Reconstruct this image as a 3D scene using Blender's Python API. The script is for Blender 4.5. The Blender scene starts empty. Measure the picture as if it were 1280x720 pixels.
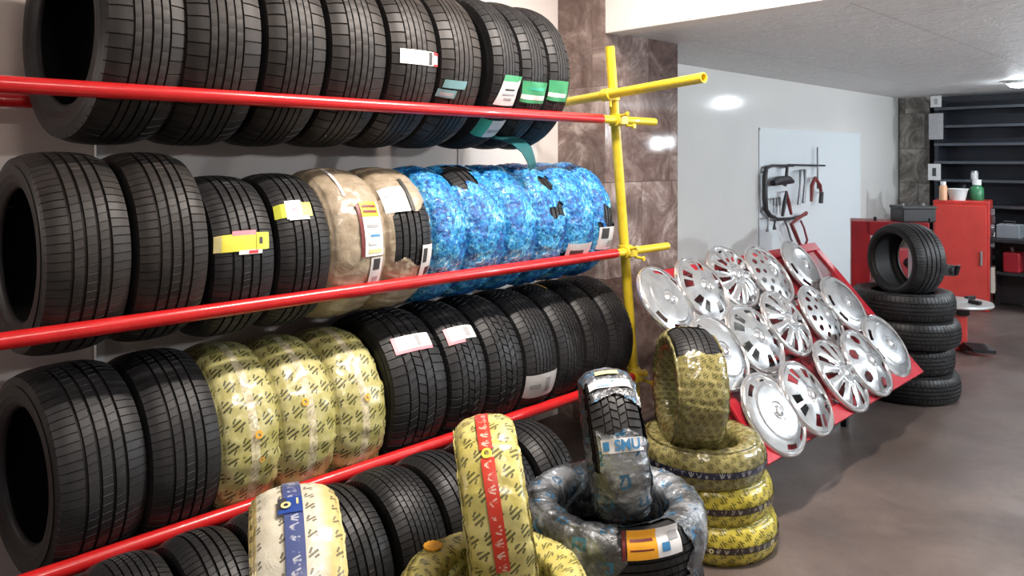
import bpy, bmesh, math, random
import numpy as np
from mathutils import Vector, Matrix, noise
random.seed(7)
PI = math.pi
scn = bpy.context.scene
COL = scn.collection

# ------------------------------------------------------------------ camera
HC = 1.67                              # eye height
F = 933.0                              # focal length for a 1280 px wide frame
HY = 198.0                             # horizon row
YAW = math.radians(45.8)
S, C = math.sin(YAW), math.cos(YAW)
cam = bpy.data.cameras.new('camera')
cam.sensor_width = 36.0
cam.lens = F / 1280 * 36
cam.shift_y = -(360 - HY) / 1280
cam.clip_start = 0.05
co = bpy.data.objects.new('camera', cam)
COL.objects.link(co)
co.location = (0, 0, HC)
co.rotation_euler = (PI / 2, 0, YAW)
scn.camera = co


def ray(px, py):
    u, v = (px - 640) / F, (HY - py) / F
    return Vector((-S + u * C, C + u * S, v))


def on_plane_x(px, py, d):             # point of the sight line at X = -d
    r = ray(px, py)
    return Vector((0, 0, HC)) + r * (d / -r.x)


def at_depth(px, py, D):
    return Vector((0, 0, HC)) + ray(px, py) * D


def t_of(px, d):                       # Y of the point at image column px, X = -d
    r = ray(px, HY)
    return d / -r.x * r.y


# ------------------------------------------------------------------ nodes
class NT:
    def __init__(self, name):
        self.mat = bpy.data.materials.new(name)
        self.mat.use_nodes = True
        self.t = self.mat.node_tree
        self.b = self.t.nodes['Principled BSDF']

    def n(self, typ, **kw):
        x = self.t.nodes.new(typ)
        for k, v in kw.items():
            setattr(x, k, v)
        return x

    def put(self, sock, v):
        if v is None:
            return
        if isinstance(v, bpy.types.NodeSocket):
            self.t.links.new(v, sock)
        else:
            sock.default_value = v

    def m(self, op, a, b=None, c=None, clamp=False):
        x = self.n('ShaderNodeMath', operation=op)
        x.use_clamp = clamp
        self.put(x.inputs[0], a)
        self.put(x.inputs[1], b)
        self.put(x.inputs[2], c)
        return x.outputs[0]

    def mix(self, f, a, b):
        x = self.n('ShaderNodeMix', data_type='RGBA')
        self.put(x.inputs['Factor'], f)
        self.put(x.inputs[6], a if isinstance(a, bpy.types.NodeSocket) else (*a, 1))
        self.put(x.inputs[7], b if isinstance(b, bpy.types.NodeSocket) else (*b, 1))
        return x.outputs[2]

    def coord(self, which='Object'):
        return self.n('ShaderNodeTexCoord').outputs[which]

    def map(self, v, scale=(1, 1, 1), loc=(0, 0, 0)):
        x = self.n('ShaderNodeMapping')
        self.put(x.inputs['Vector'], v)
        x.inputs['Scale'].default_value = scale
        x.inputs['Location'].default_value = loc
        return x.outputs[0]

    def noise(self, v, scale, detail=4, rough=.55, dist=0):
        x = self.n('ShaderNodeTexNoise')
        self.put(x.inputs['Vector'], v)
        x.inputs['Scale'].default_value = scale
        x.inputs['Detail'].default_value = detail
        x.inputs['Roughness'].default_value = rough
        x.inputs['Distortion'].default_value = dist
        return x.outputs[0]

    def voro(self, v, scale, feature='F1', out='Distance'):
        x = self.n('ShaderNodeTexVoronoi', feature=feature)
        self.put(x.inputs['Vector'], v)
        x.inputs['Scale'].default_value = scale
        return x.outputs[out]

    def ramp(self, f, stops):
        x = self.n('ShaderNodeValToRGB')
        self.put(x.inputs[0], f)
        e = x.color_ramp.elements
        while len(e) < len(stops):
            e.new(.5)
        for q, (p, c) in zip(e, stops):
            q.position = p
            q.color = (*c, 1) if len(c) == 3 else c
        return x.outputs[0]

    def step(self, f, a, b):
        x = self.n('ShaderNodeMapRange')
        x.clamp = True
        self.put(x.inputs[0], f)
        x.inputs[1].default_value = a
        x.inputs[2].default_value = b
        return x.outputs[0]

    def bump(self, h, strength=.3, dist=.01):
        x = self.n('ShaderNodeBump')
        self.put(x.inputs['Height'], h)
        x.inputs['Strength'].default_value = strength
        x.inputs['Distance'].default_value = dist
        self.put(self.b.inputs['Normal'], x.outputs[0])

    def set(self, color=None, rough=None, metal=None, spec=None, coat=None, coat_rough=None):
        if color is not None:
            self.put(self.b.inputs['Base Color'], color if isinstance(color, bpy.types.NodeSocket) else (*color, 1))
        self.put(self.b.inputs['Roughness'], rough)
        self.put(self.b.inputs['Metallic'], metal)
        self.put(self.b.inputs['Specular IOR Level'], spec)
        self.put(self.b.inputs['Coat Weight'], coat)
        self.put(self.b.inputs['Coat Roughness'], coat_rough)
        return self.mat

    def uv(self):
        x = self.n('ShaderNodeSeparateXYZ')
        self.put(x.inputs[0], self.coord('UV'))
        return x.outputs[0], x.outputs[1]

    def marks(self, u, v, pu, pv, strokes, stagger=.5):
        ru = self.m('FLOOR', self.m('DIVIDE', u, pu))
        fx = self.m('MULTIPLY', self.m('SUBTRACT', self.m('FRACT', self.m('DIVIDE', u, pu)), .5), pu)
        vv = self.m('ADD', self.m('DIVIDE', v, pv), self.m('MULTIPLY', ru, stagger))
        fy = self.m('MULTIPLY', self.m('SUBTRACT', self.m('FRACT', vv), .5), pv)
        out = None
        for cx, cy, hl, hw, ang in strokes:
            ca, sa = math.cos(ang), math.sin(ang)
            x, y = self.m('SUBTRACT', fx, cx), self.m('SUBTRACT', fy, cy)
            xr = self.m('ADD', self.m('MULTIPLY', x, ca), self.m('MULTIPLY', y, sa))
            yr = self.m('SUBTRACT', self.m('MULTIPLY', y, ca), self.m('MULTIPLY', x, sa))
            a = self.m('LESS_THAN', self.m('ABSOLUTE', xr), hl)
            b = self.m('LESS_THAN', self.m('ABSOLUTE', yr), hw)
            q = self.m('MULTIPLY', a, b)
            out = q if out is None else self.m('MAXIMUM', out, q)
        return out


def simple(name, color, rough=.5, metal=0., spec=.5, var=0., vscale=8, bump=0., coat=0.):
    t = NT(name)
    c = color
    if var:
        nz = t.noise(t.coord(), vscale)
        c = t.mix(t.step(nz, .3, .7), tuple(max(0, x * (1 - var)) for x in color), tuple(min(1, x * (1 + var)) for x in color))
    if bump:
        t.bump(t.noise(t.coord(), vscale * 4), bump, .004)
    return t.set(c, rough, metal, spec, coat)


def rubber(name, lo, hi, rough):
    t = NT(name)
    c = t.coord()
    nz = t.noise(c, 9, 6, .65)
    fine = t.noise(c, 160, 3)
    t.bump(fine, .18, .002)
    return t.set(t.mix(t.step(nz, .35, .72), lo, hi), t.m('MULTIPLY_ADD', nz, .25, rough - .12), 0, .34)


M = {}
M['tread'] = rubber('tread_rubber', (.012, .012, .013), (.026, .025, .026), .50)
M['tread_dusty'] = rubber('dusty_tread_rubber', (.017, .015, .0138), (.036, .030, .027), .50)
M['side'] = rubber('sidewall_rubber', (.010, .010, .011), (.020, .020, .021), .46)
M['liner'] = rubber('liner_rubber', (.007, .007, .008), (.013, .013, .014), .6)


def film(name, kind):
    t = NT(name)
    u, v = t.uv()
    c = t.coord()
    n1 = t.noise(c, 14, 5, .6, .4)
    n2 = t.noise(c, 60, 4, .6, .6)
    strokes = [(-.004, .004, .017, .0027, 1.02), (.0065, -.003, .013, .0026, 1.02), (.014, -.009, .0075, .0024, .55), (-.012, .008, .007, .0022, .5)]
    if kind == 'yellow':
        base = t.mix(t.step(n1, .35, .7), (.37, .34, .10), (.60, .56, .28))
        mk = t.marks(u, v, .070, .052, [(a * 1.25, b * 1.25, l * 1.25, w * 1.3, g) for a, b, l, w, g in strokes])
        col = t.mix(t.m('MULTIPLY', mk, .88), base, (.045, .045, .02))
        cx = t.m('LESS_THAN', t.m('ABSOLUTE', v), .016)
        g = t.step(n2, .42, .62)
        col = t.mix(t.m('MULTIPLY', cx, .7), col, t.mix(g, (.75, .68, .50), (.42, .35, .22)))
        rough, h = .3, n1
    elif kind == 'yellow_plain':
        base = t.mix(t.step(n1, .35, .7), (.50, .43, .10), (.68, .62, .26))
        mk = t.marks(u, v, .050, .046, [(a * .95, b * .95, l * .95, w * 1.15, g) for a, b, l, w, g in strokes])
        col = t.mix(t.m('MULTIPLY', mk, .85), base, (.06, .06, .022))
        rough, h = .32, n1
    elif kind == 'gold':
        base = t.mix(t.step(n1, .35, .7), (.42, .34, .03), (.68, .58, .09))
        mk = t.marks(u, v, .036, .044, [(a * .85, b * .85, l * .85, w * 1.1, g) for a, b, l, w, g in strokes])
        col = t.mix(t.m('MULTIPLY', mk, .8), base, (.05, .045, .012))
        rough, h = .3, n1
    elif kind == 'olive':
        base = t.mix(t.step(n1, .3, .7), (.15, .13, .04), (.36, .32, .13))
        mk = t.marks(u, v, .034, .036, [(a * .7, b * .7, l * .75, w * .9, g) for a, b, l, w, g in strokes])
        col = t.mix(t.m('MULTIPLY', mk, .75), base, (.05, .045, .015))
        rough, h = .2, n1
    elif kind == 'cream':
        base = t.mix(t.step(n1, .35, .7), (.60, .56, .42), (.74, .71, .60))
        yl = t.m('MULTIPLY', t.step(v, .048, .070), .8)
        base = t.mix(yl, base, (.58, .45, .12))
        mk = t.marks(u, v, .044, .060, [(.0, .0, .013, .0028, .95), (.007, -.006, .007, .0026, .4), (-.006, .007, .006, .0026, .95)], 0.)
        col = t.mix(t.m('MULTIPLY', mk, .85), base, (.09, .08, .04))
        rough, h = .33, n1
    elif kind == 'tan':
        col = t.mix(t.step(n1, .3, .7), (.28, .22, .145), (.44, .365, .27))
        rough, h = .27, n1
    elif kind == 'blue':
        a1 = t.noise(c, 34, 6, .72, 1.6)
        a2 = t.noise(t.map(c, (1, 1, 1), (3, 5, 1)), 9, 3, .5, .5)
        f = t.m('ADD', t.m('MULTIPLY', a1, .7), t.m('MULTIPLY', a2, .35))
        col = t.ramp(f, [(.40, (.005, .04, .19)), (.48, (.010, .11, .42)), (.545, (.02, .27, .60)), (.605, (.10, .48, .70)), (.67, (.60, .76, .82))])
        mk = t.marks(u, v, .05, .055, [(.0, .0, .014, .003, .2), (.004, .01, .010, .003, .2)])
        col = t.mix(t.m('MULTIPLY', mk, .7), col, (.01, .03, .12))
        rough, h = .22, t.m('ADD', a1, n2)
    elif kind == 'foil':
        sm = t.step(t.noise(c, 7, 4, .6,   .3), .46, .62)
        base = t.mix(sm, (.10, .105, .11), (.46, .50, .54))
        mk = t.marks(u, v, .085, .11, [(.0, .014, .018, .005, 0), (-.014, .0, .014, .005, PI / 2), (.006, -.008, .014, .004, .5), (.022, .0, .016, .005, PI / 2)])
        brk = t.step(t.noise(c, 22, 3), .42, .5)
        col = t.mix(t.m('MULTIPLY', t.m('MULTIPLY', mk, brk), .9), base, (.05, .20, .36))
        t.put(t.b.inputs['Metallic'], .5)
        rough, h = .22, t.m('ADD', n1, n2)
    t.bump(h, .55 if kind in ('foil', 'blue', 'tan') else .3, .012)
    return t.set(col, rough, None, .5, .25, .12)


for k in ('yellow', 'yellow_plain', 'gold', 'olive', 'cream', 'tan', 'blue', 'foil'):
    M['film_' + k] = film(k + '_film', k)


def strip_mat(name, base, mark, pu=.03, pv=.05, dens=.45):
    t = NT(name)
    u, v = t.uv()
    mk = t.marks(u, t.m('ADD', v, pv / 2), pu, pv, [(0, .0, .011, .0022, PI / 2), (.006, .0, .010, .002, 1.2), (-.007, .002, .007, .002, 1.9), (0, -.005, .006, .0018, 0)], .0)
    keep = t.step(t.noise(t.coord(), 45, 2), dens, dens + .08)
    return t.set(t.mix(t.m('MULTIPLY', t.m('MULTIPLY', mk, keep), .8), base, mark), .35, 0, .5, .2)


M['strip_red'] = strip_mat('red_strip', (.60, .045, .022), (.80, .62, .50))
M['strip_blue'] = strip_mat('blue_strip', (.060, .085, .23), (.55, .58, .62), .026)
M['strip_dark'] = strip_mat('dark_strip', (.035, .024, .022), (.42, .38, .30), .034)
M['strip_navy'] = strip_mat('navy_strip', (.018, .020, .045), (.42, .42, .40), .03)

for nm, c in dict(white=(.86, .85, .84), red=(.72, .05, .06), grey=(.34, .34, .35), pale=(.60, .60, .60), yellow=(.80, .72, .08),
                  lime=(.55, .58, .06), orange=(.90, .42, .035), ink=(.05, .05, .05), green=(.06, .30, .14), teal=(.16, .30, .32),
                  mint=(.05, .38, .24), dteal=(.012, .085, .095), pink=(.82, .26, .30), navy=(.02, .06, .28), blueink=(.06, .25, .50),
                  brown=(.17, .03, .03), silver=(.66, .65, .64), dullyel=(.70, .62, .30)).items():
    M[nm] = simple('paper_' + nm, c, .42, 0, .4, .08, 30)

# ------------------------------------------------------------------ mesh helpers


class MB:
    def __init__(self):
        self.v, self.f, self.mi, self.uv = [], [], [], None

    def add(self, vs, fs, mi=0):
        o = len(self.v)
        self.v += [tuple(p) for p in vs]
        self.f += [tuple(i + o for i in q) for q in fs]
        self.mi += [mi] * len(fs)
        return self

    def box(self, c, s, rot=None, mi=0):
        c = Vector(c)
        vs = []
        for x in (-.5, .5):
            for y in (-.5, .5):
                for z in (-.5, .5):
                    p = Vector((x * s[0], y * s[1], z * s[2]))
                    if rot is not None:
                        p = rot @ p
                    vs.append(c + p)
        return self.add(vs, [(0, 1, 3, 2), (4, 6, 7, 5), (0, 4, 5, 1), (2, 3, 7, 6), (0, 2, 6, 4), (1, 5, 7, 3)], mi)

    def hexa(self, p, mi=0):            # eight corners: four below, four above
        return self.add(p, [(3, 2, 1, 0), (4, 5, 6, 7), (0, 1, 5, 4), (1, 2, 6, 5), (2, 3, 7, 6), (3, 0, 4, 7)], mi)

    def tube(self, a, b, r, n=16, r2=None, cap=True, mi=0, hollow=0.):
        a, b = Vector(a), Vector(b)
        r2 = r if r2 is None else r2
        d = (b - a).normalized()
        x = d.orthogonal().normalized()
        y = d.cross(x)
        ring = lambda c, q: [c + (x * math.cos(k * 2 * PI / n) + y * math.sin(k * 2 * PI / n)) * q for k in range(n)]
        if hollow:
            rs = [ring(a, r * hollow), ring(a, r), ring(b, r2), ring(b, r2 * hollow)]
            vs = sum(rs, [])
            fs = []
            for j in range(4):
                for k in range(n):
                    j2, k2 = (j + 1) % 4, (k + 1) % n
                    fs.append((j * n + k, j * n + k2, j2 * n + k2, j2 * n + k))
            return self.add(vs, fs, mi)
        vs = ring(a, r) + ring(b, r2)
        fs = [(k, (k + 1) % n, n + (k + 1) % n, n + k) for k in range(n)]
        if cap:
            fs += [tuple(range(n))[::-1], tuple(range(n, 2 * n))]
        return self.add(vs, fs, mi)

    def path(self, pts, r, n=8, mi=0):
        pts = [Vector(p) for p in pts]
        vs, fs = [], []
        up = None
        for i, p in enumerate(pts):
            d = (pts[min(i + 1, len(pts) - 1)] - pts[max(i - 1, 0)]).normalized()
            if up is None:
                up = d.orthogonal().normalized()
            up = (up - d * up.dot(d)).normalized()
            y = d.cross(up)
            rr = r[i] if isinstance(r, (list, tuple)) else r
            vs += [p + (up * math.cos(k * 2 * PI / n) + y * math.sin(k * 2 * PI / n)) * rr for k in range(n)]
        for i in range(len(pts) - 1):
            for k in range(n):
                fs.append((i * n + k, i * n + (k + 1) % n, (i + 1) * n + (k + 1) % n, (i + 1) * n + k))
        m_ = len(pts) - 1
        fs += [tuple(range(n))[::-1], tuple(m_ * n + k for k in range(n))]
        return self.add(vs, fs, mi)

    def lathe(self, prof, n=64, origin=(0, 0, 0), closed=False, mi=0, axis='Z'):
        o = Vector(origin)
        vs, fs = [], []
        for r, h in prof:
            for k in range(n):
                a = k * 2 * PI / n
                if axis == 'Z':
                    vs.append(o + Vector((r * math.cos(a), r * math.sin(a), h)))
                else:
                    vs.append(o + Vector((r * math.cos(a), h, r * math.sin(a))))
        m_ = len(prof)
        for j in range(m_ if closed else m_ - 1):
            for k in range(n):
                j2, k2 = (j + 1) % m_, (k + 1) % n
                q = (j * n + k, j * n + k2, j2 * n + k2, j2 * n + k)
                fs.append(q if axis == 'Z' else q[::-1])
        return self.add(vs, fs, mi)

    def mesh(self, name, mats, smooth=None):
        me = bpy.data.meshes.new(name)
        me.from_pydata([tuple(p) for p in self.v], [], self.f)
        for m_ in (mats if isinstance(mats, (list, tuple)) else [mats]):
            me.materials.append(m_)
        if any(self.mi):
            me.polygons.foreach_set('material_index', self.mi)
        if self.uv is not None:
            l = me.uv_layers.new(name='UVMap')
            for lp in me.loops:
                l.data[lp.index].uv = self.uv[lp.vertex_index]
        me.validate()
        bm = bmesh.new()
        bm.from_mesh(me)
        bmesh.ops.recalc_face_normals(bm, faces=bm.faces)
        bm.to_mesh(me)
        bm.free()
        if smooth is not None:
            me.polygons.foreach_set('use_smooth', [True] * len(me.polygons))
            if smooth < 180:
                me.set_sharp_from_angle(angle=math.radians(smooth))
        me.update()
        return me


def obj(name, mesh, parent=None, loc=(0, 0, 0), bevel=0.):
    o = bpy.data.objects.new(name, mesh)
    COL.objects.link(o)
    o.location = loc
    if parent is not None:
        o.parent = parent
    if bevel:
        b = o.modifiers.new('bevel', 'BEVEL')
        b.width = bevel
        b.segments = 2
        b.limit_method = 'ANGLE'
    return o


def tag(o, label, cat, group=None):
    o['label'] = label
    o['category'] = cat
    if group:
        o['group'] = group
    return o


def thing(name, label, cat, loc=(0, 0, 0), group=None, rot=None):
    o = bpy.data.objects.new(name, None)
    o.empty_display_size = .05
    COL.objects.link(o)
    o.location = loc
    if rot is not None:
        o.rotation_mode = 'QUATERNION'
        o.rotation_quaternion = rot.to_quaternion()
    return tag(o, label, cat, group)


def struct(name, mb, mats, bevel=0., smooth=None):
    o = obj(name, mb.mesh(name, mats, smooth), None, bevel=bevel)
    o['kind'] = 'structure'
    return o


# ------------------------------------------------------------------ tyres (axis = local Y)
def crown(R, W, y):
    q = abs(y) / (.43 * W)
    return R - .010 * q ** 2 - .007 * min(q, 1.15) ** 6


STYLES = {
    'touring': dict(g=[(-.50, .085), (-.17, .09), (.17, .09), (.50, .085)], lat=[(.004, 0, .10), (.0022, .3, .9), (.0012, .6, .5), (.0022, .1, .9), (.004, .5, .10)], n=74, lw=.10),
    'ribbed': dict(g=[(-.50, .06), (-.28, .05), (-.02, .065), (.24, .05), (.48, .06)], lat=[(.006, 0, .02), (.0006, .3, .2), (.0005, .6, .2), (.0005, .3, .2), (.0006, .1, .2), (.005, .5, .02)], n=52, lw=.09),
    'blocky': dict(g=[(-.56, .07), (-.22, .065), (.14, .065), (.50, .07)], lat=[(.006, 0, .25), (.005, .3, 1.2), (.005, .6, -1.2), (.005, .1, 1.2), (.006, .5, -.25)], n=54, lw=.22),
    'fine': dict(g=[(-.58, .055), (-.34, .05), (-.10, .055), (.14, .055), (.38, .05), (.62, .055)], lat=[(.004, 0, .3), (.003, .5, .5), (.002, .2, .5), (.002, .7, .5), (.002, .4, .5), (.003, .1, .5), (.004, .6, .3)], n=70, lw=.14),
}
_cache = {}


def tyre_meshes(R, W, rh, style, dusty=False):
    key = (round(R, 3), round(W, 3), round(rh, 3), style, dusty)
    if key in _cache:
        return _cache[key]
    st = STYLES[style]
    hf = .43 * W
    H = R - rh
    ys = []                              # (y, depth of groove, rib index)
    edges = [-1.] + [q for g, w in st['g'] for q in (g - w / 2, g + w / 2)] + [1.]
    ribs = [(edges[2 * i], edges[2 * i + 1]) for i in range(len(edges) // 2)]
    for i, (a, b) in enumerate(ribs):
        for k in range(5):
            ys.append((a + (b - a) * k / 4, 0., i))
        if i < len(ribs) - 1:
            c = ribs[i + 1][0]
            ys.append((b + .006, .0085, -1))
            ys.append((c - .006, .0085, -1))
    npz, lw = st['n'], st['lw']
    cols = [(p + f) / npz for p in range(npz) for f in (0, .05, lw, lw + .05)]
    isg = [False, True, True, False] * npz
    vs, fs = [], []
    for q, dep, ri in ys:
        y = q * hf
        for k, f in enumerate(cols):
            r = crown(R, W, y) - dep
            ph = f
            if ri >= 0:
                ld, sh, sk = st['lat'][ri]
                a, b = ribs[ri]
                ph = f + (sh + sk * (q - (a + b) / 2)) / npz
                if isg[k]:
                    r -= ld
            else:
                ph = f + .3 / npz
            a_ = 2 * PI * ph
            vs.append((r * math.cos(a_), y, r * math.sin(a_)))
    n = len(cols)
    for j in range(len(ys) - 1):
        for k in range(n):
            k2 = (k + 1) % n
            fs.append((j * n + k, j * n + k2, (j + 1) * n + k2, (j + 1) * n + k))
    # shoulder lugs run down onto the sidewall
    for sgn, row in ((-1, 0), (1, len(ys) - 1)):
        o = len(vs)
        for q, (dr, yy) in enumerate(((.020, .462), (.032, .476))):
            for k, f in enumerate(cols):
                ri = 0 if sgn < 0 else len(ribs) - 1
                ld, sh, sk = st['lat'][ri]
                a, b = ribs[ri]
                a_ = 2 * PI * (f + (sh + sk * (sgn - (a + b) / 2)) / npz)
                r = R - dr - (ld * .6 if isg[k] and q == 0 else 0)
                vs.append((r * math.cos(a_), sgn * (yy * W - (.002 if isg[k] and q == 0 else 0)), r * math.sin(a_)))
        for k in range(n):
            k2 = (k + 1) % n
            fs.append((row * n + k, row * n + k2, o + k2, o + k))
            fs.append((o + k, o + k2, o + n + k2, o + n + k))
    mb = MB()
    mb.add(vs, fs)
    tread = mb.mesh('tread', M['tread_dusty' if dusty else 'tread'], 30)
    out = [('tread', tread)]
    for sgn in (-1, 1):
        pr = [(R - .031, .475), (R - .040, .484), (R - .043, .490), (R - .048, .488), (rh + .62 * H, .502), (rh + .50 * H, .505), (rh + .40 * H, .50),
              (rh + .37 * H, .504), (rh + .34 * H, .497), (rh + .22 * H, .478), (rh + .18 * H, .478), (rh + .14 * H, .455), (rh + .10 * H, .452), (rh + .05 * H, .43), (rh, .40), (rh + .01 * H, .38)]
        m2 = MB()
        m2.lathe([(r, sgn * q * W) for r, q in pr], 96, axis='Y')
        out.append(('sidewall', m2.mesh('sidewall', M['side'], 60)))
    half = [(rh + .01 * H, .38), (rh + .12 * H, .40), (rh + .5 * H, .45), (R - .032, .42), (R - .024, .34), (R - .020, .18)]
    pr = [(r, -q * W) for r, q in half] + [(R - .019, 0.)] + [(r, q * W) for r, q in half[::-1]]
    m3 = MB()
    m3.lathe(pr, 72, axis='Y')
    out.append(('inner_liner', m3.mesh('inner_liner', M['liner'], 180)))
    _cache[key] = out
    return out


def film_mesh(R, W, rh, mat, seed=0, mask=None, wraps=0, amp=.003, nth=None):
    nth = nth or (320 if mask else 180)
    """plastic film wound round the whole tyre; mask(theta, y, r) True leaves a tear"""
    H = R - rh
    hf = .43 * W
    up = [(crown(R, W, y), y) for y in np.linspace(-hf, hf, 23 if not mask else 41)]
    right = [(R - .020, .462 * W), (R - .036, .485 * W), (rh + .7 * H, .503 * W), (rh + .5 * H, .507 * W), (rh + .3 * H, .495 * W), (rh + .14 * H, .46 * W), (rh + .03 * H, .42 * W)]
    ins = [(rh - .004, y) for y in np.linspace(.40 * W, -.40 * W, 5)]
    loop = up + right + ins + [(r, -y) for r, y in right[::-1]]
    m_ = len(loop)
    nrm, arc, s = [], [], 0.
    for i in range(m_):
        a, b = loop[i - 1], loop[(i + 1) % m_]
        dx, dy = b[0] - a[0], b[1] - a[1]
        L = math.hypot(dx, dy) or 1
        nrm.append((dy / L, -dx / L))
        if i:
            s += math.hypot(loop[i][0] - loop[i - 1][0], loop[i][1] - loop[i - 1][1])
        arc.append(s)
    mid = arc[len(up) // 2]
    vs, uv, fs = [], [], []
    for i, (r, y) in enumerate(loop):
        for k in range(nth):
            a = 2 * PI * k / nth
            off = .004
            p = Vector((math.cos(a) * 3, math.sin(a) * 3, (arc[i] - mid) * 9 + seed * 7.3))
            off += amp * (noise.noise(p * 2.2) + .6 * noise.noise(p * 6))
            if wraps:
                off += .0035 * ((wraps * k / nth + (arc[i] - mid) * 1.2) % 1.0)
            rr, yy = r + nrm[i][0] * off, y + nrm[i][1] * off
            vs.append((rr * math.cos(a), yy, rr * math.sin(a)))
            uv.append((a * R, arc[i] - mid))
    for i in range(m_):
        i2 = (i + 1) % m_
        r, y = (loop[i][0] + loop[i2][0]) / 2, (loop[i][1] + loop[i2][1]) / 2
        for k in range(nth):
            k2 = (k + 1) % nth
            if mask and mask(2 * PI * (k + .5) / nth, y, r):
                continue
            fs.append((i * nth + k, i2 * nth + k, i2 * nth + k2, i * nth + k2))
    mb = MB()
    mb.add(vs, fs)
    me = bpy.data.meshes.new('wrapping')
    me.from_pydata(vs, [], fs)
    me.materials.append(mat)
    l = me.uv_layers.new(name='UVMap')
    for lp in me.loops:
        x, y = uv[lp.vertex_index]
        l.data[lp.index].uv = (x, y)
    # the column that closes the ring
    for p in me.polygons:
        us = [l.data[i].uv[0] for i in p.loop_indices]
        if max(us) - min(us) > PI * R:
            for i in p.loop_indices:
                if l.data[i].uv[0] < PI * R:
                    l.data[i].uv[0] += 2 * PI * R
    me.polygons.foreach_set('use_smooth', [True] * len(me.polygons))
    me.update()
    return me


def patch_mesh(name, R, W, th0, th1, y0, y1, cells, off=.004, skew=0., wob=0.):
    """paper lying on the crown; cells = (u0,u1,v0,v1,material): u across the tread, v up"""
    mats, vs, fs, mi, uv = [], [], [], [], []
    for ci, (u0, u1, v0, v1, mt) in enumerate(cells):
        if mt not in mats:
            mats.append(mt)
        n_v = max(2, int(abs(th1 - th0) * (v1 - v0) / .05) + 1)
        n_u = max(2, int((y1 - y0) * (u1 - u0) / .012) + 1)
        o = len(vs)
        for j in range(n_v + 1):
            v = v0 + (v1 - v0) * j / n_v
            a = th0 + (th1 - th0) * v
            for i in range(n_u + 1):
                u = u0 + (u1 - u0) * i / n_u
                a2 = a + skew * (u - .5) * (th1 - th0) * 0
                y = y0 + (y1 - y0) * u + skew * (v - .5) * R * abs(th1 - th0)
                r = crown(R, W, max(-.47 * W, min(.47 * W, y))) + off + ci * .0004 + wob * math.sin(9 * u + 5 * v)
                vs.append((r * math.cos(a2), y, r * math.sin(a2)))
                uv.append((a2 * R, y - (y0 + y1) / 2))
        for j in range(n_v):
            for i in range(n_u):
                q = o + j * (n_u + 1) + i
                fs.append((q, q + 1, q + n_u + 2, q + n_u + 1))
                mi.append(mats.index(mt))
    me = bpy.data.meshes.new(name)
    me.from_pydata(vs, [], fs)
    for m_ in mats:
        me.materials.append(M[m_])
    me.polygons.foreach_set('material_index', mi)
    l = me.uv_layers.new(name='UVMap')
    for lp in me.loops:
        l.data[lp.index].uv = uv[lp.vertex_index]
    me.polygons.foreach_set('use_smooth', [True] * len(me.polygons))
    me.update()
    return me


def dot_mesh(name, R, W, th, y, rad, mat, off=.006, ring=0.):
    vs, fs = [], []
    n = 20
    for q in (ring, 1.):
        for k in range(n):
            a = 2 * PI * k / n
            yy = y + rad * q * math.cos(a)
            t2 = th + rad * q * math.sin(a) / R
            r = crown(R, W, yy) + off
            vs.append((r * math.cos(t2), yy, r * math.sin(t2)))
    for k in range(n):
        fs.append((k, (k + 1) % n, n + (k + 1) % n, n + k))
    me = bpy.data.meshes.new(name)
    me.from_pydata(vs, [], fs)
    me.materials.append(M[mat])
    return me


def text_mesh(name, body, R, W, th, y, size, mat, off=.0065, turn=0.):
    cu = bpy.data.curves.new('t', 'FONT')
    cu.body = body
    cu.size = size
    cu.align_x = 'CENTER'
    cu.align_y = 'CENTER'
    cu.offset = .0012
    o = bpy.data.objects.new('t', cu)
    COL.objects.link(o)
    dg = bpy.context.evaluated_depsgraph_get()
    me = bpy.data.meshes.new_from_object(o.evaluated_get(dg))
    bpy.data.objects.remove(o)
    bpy.data.curves.remove(cu)
    me.name = name
    ca, sa = math.cos(turn), math.sin(turn)
    for v in me.vertices:
        x, z = v.co.x * ca - v.co.y * sa, v.co.x * sa + v.co.y * ca
        yy, t2 = y + x, th + z / R
        r = crown(R, W, yy) + off
        v.co = (r * math.cos(t2), yy, r * math.sin(t2))
    me.materials.clear()
    me.materials.append(M[mat])
    return me


def RZ(a):
    return Matrix.Rotation(a, 3, 'Z')


def RX(a):
    return Matrix.Rotation(a, 3, 'X')


def RY(a):
    return Matrix.Rotation(a, 3, 'Y')


def hit(px, py, c, R, rot):
    """where the sight line meets the crown of a tyre: (theta, y)"""
    inv = rot.inverted()
    o = inv @ (Vector((0, 0, HC)) - Vector(c))
    d = inv @ ray(px, py)
    a = d.x ** 2 + d.z ** 2
    b = 2 * (o.x * d.x + o.z * d.z)
    cc = o.x ** 2 + o.z ** 2 - R * R
    q = b * b - 4 * a * cc
    q = max(q, 0)
    t = (-b - math.sqrt(q)) / (2 * a)
    p = o + d * t
    return math.atan2(p.z, p.x), p.y


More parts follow.
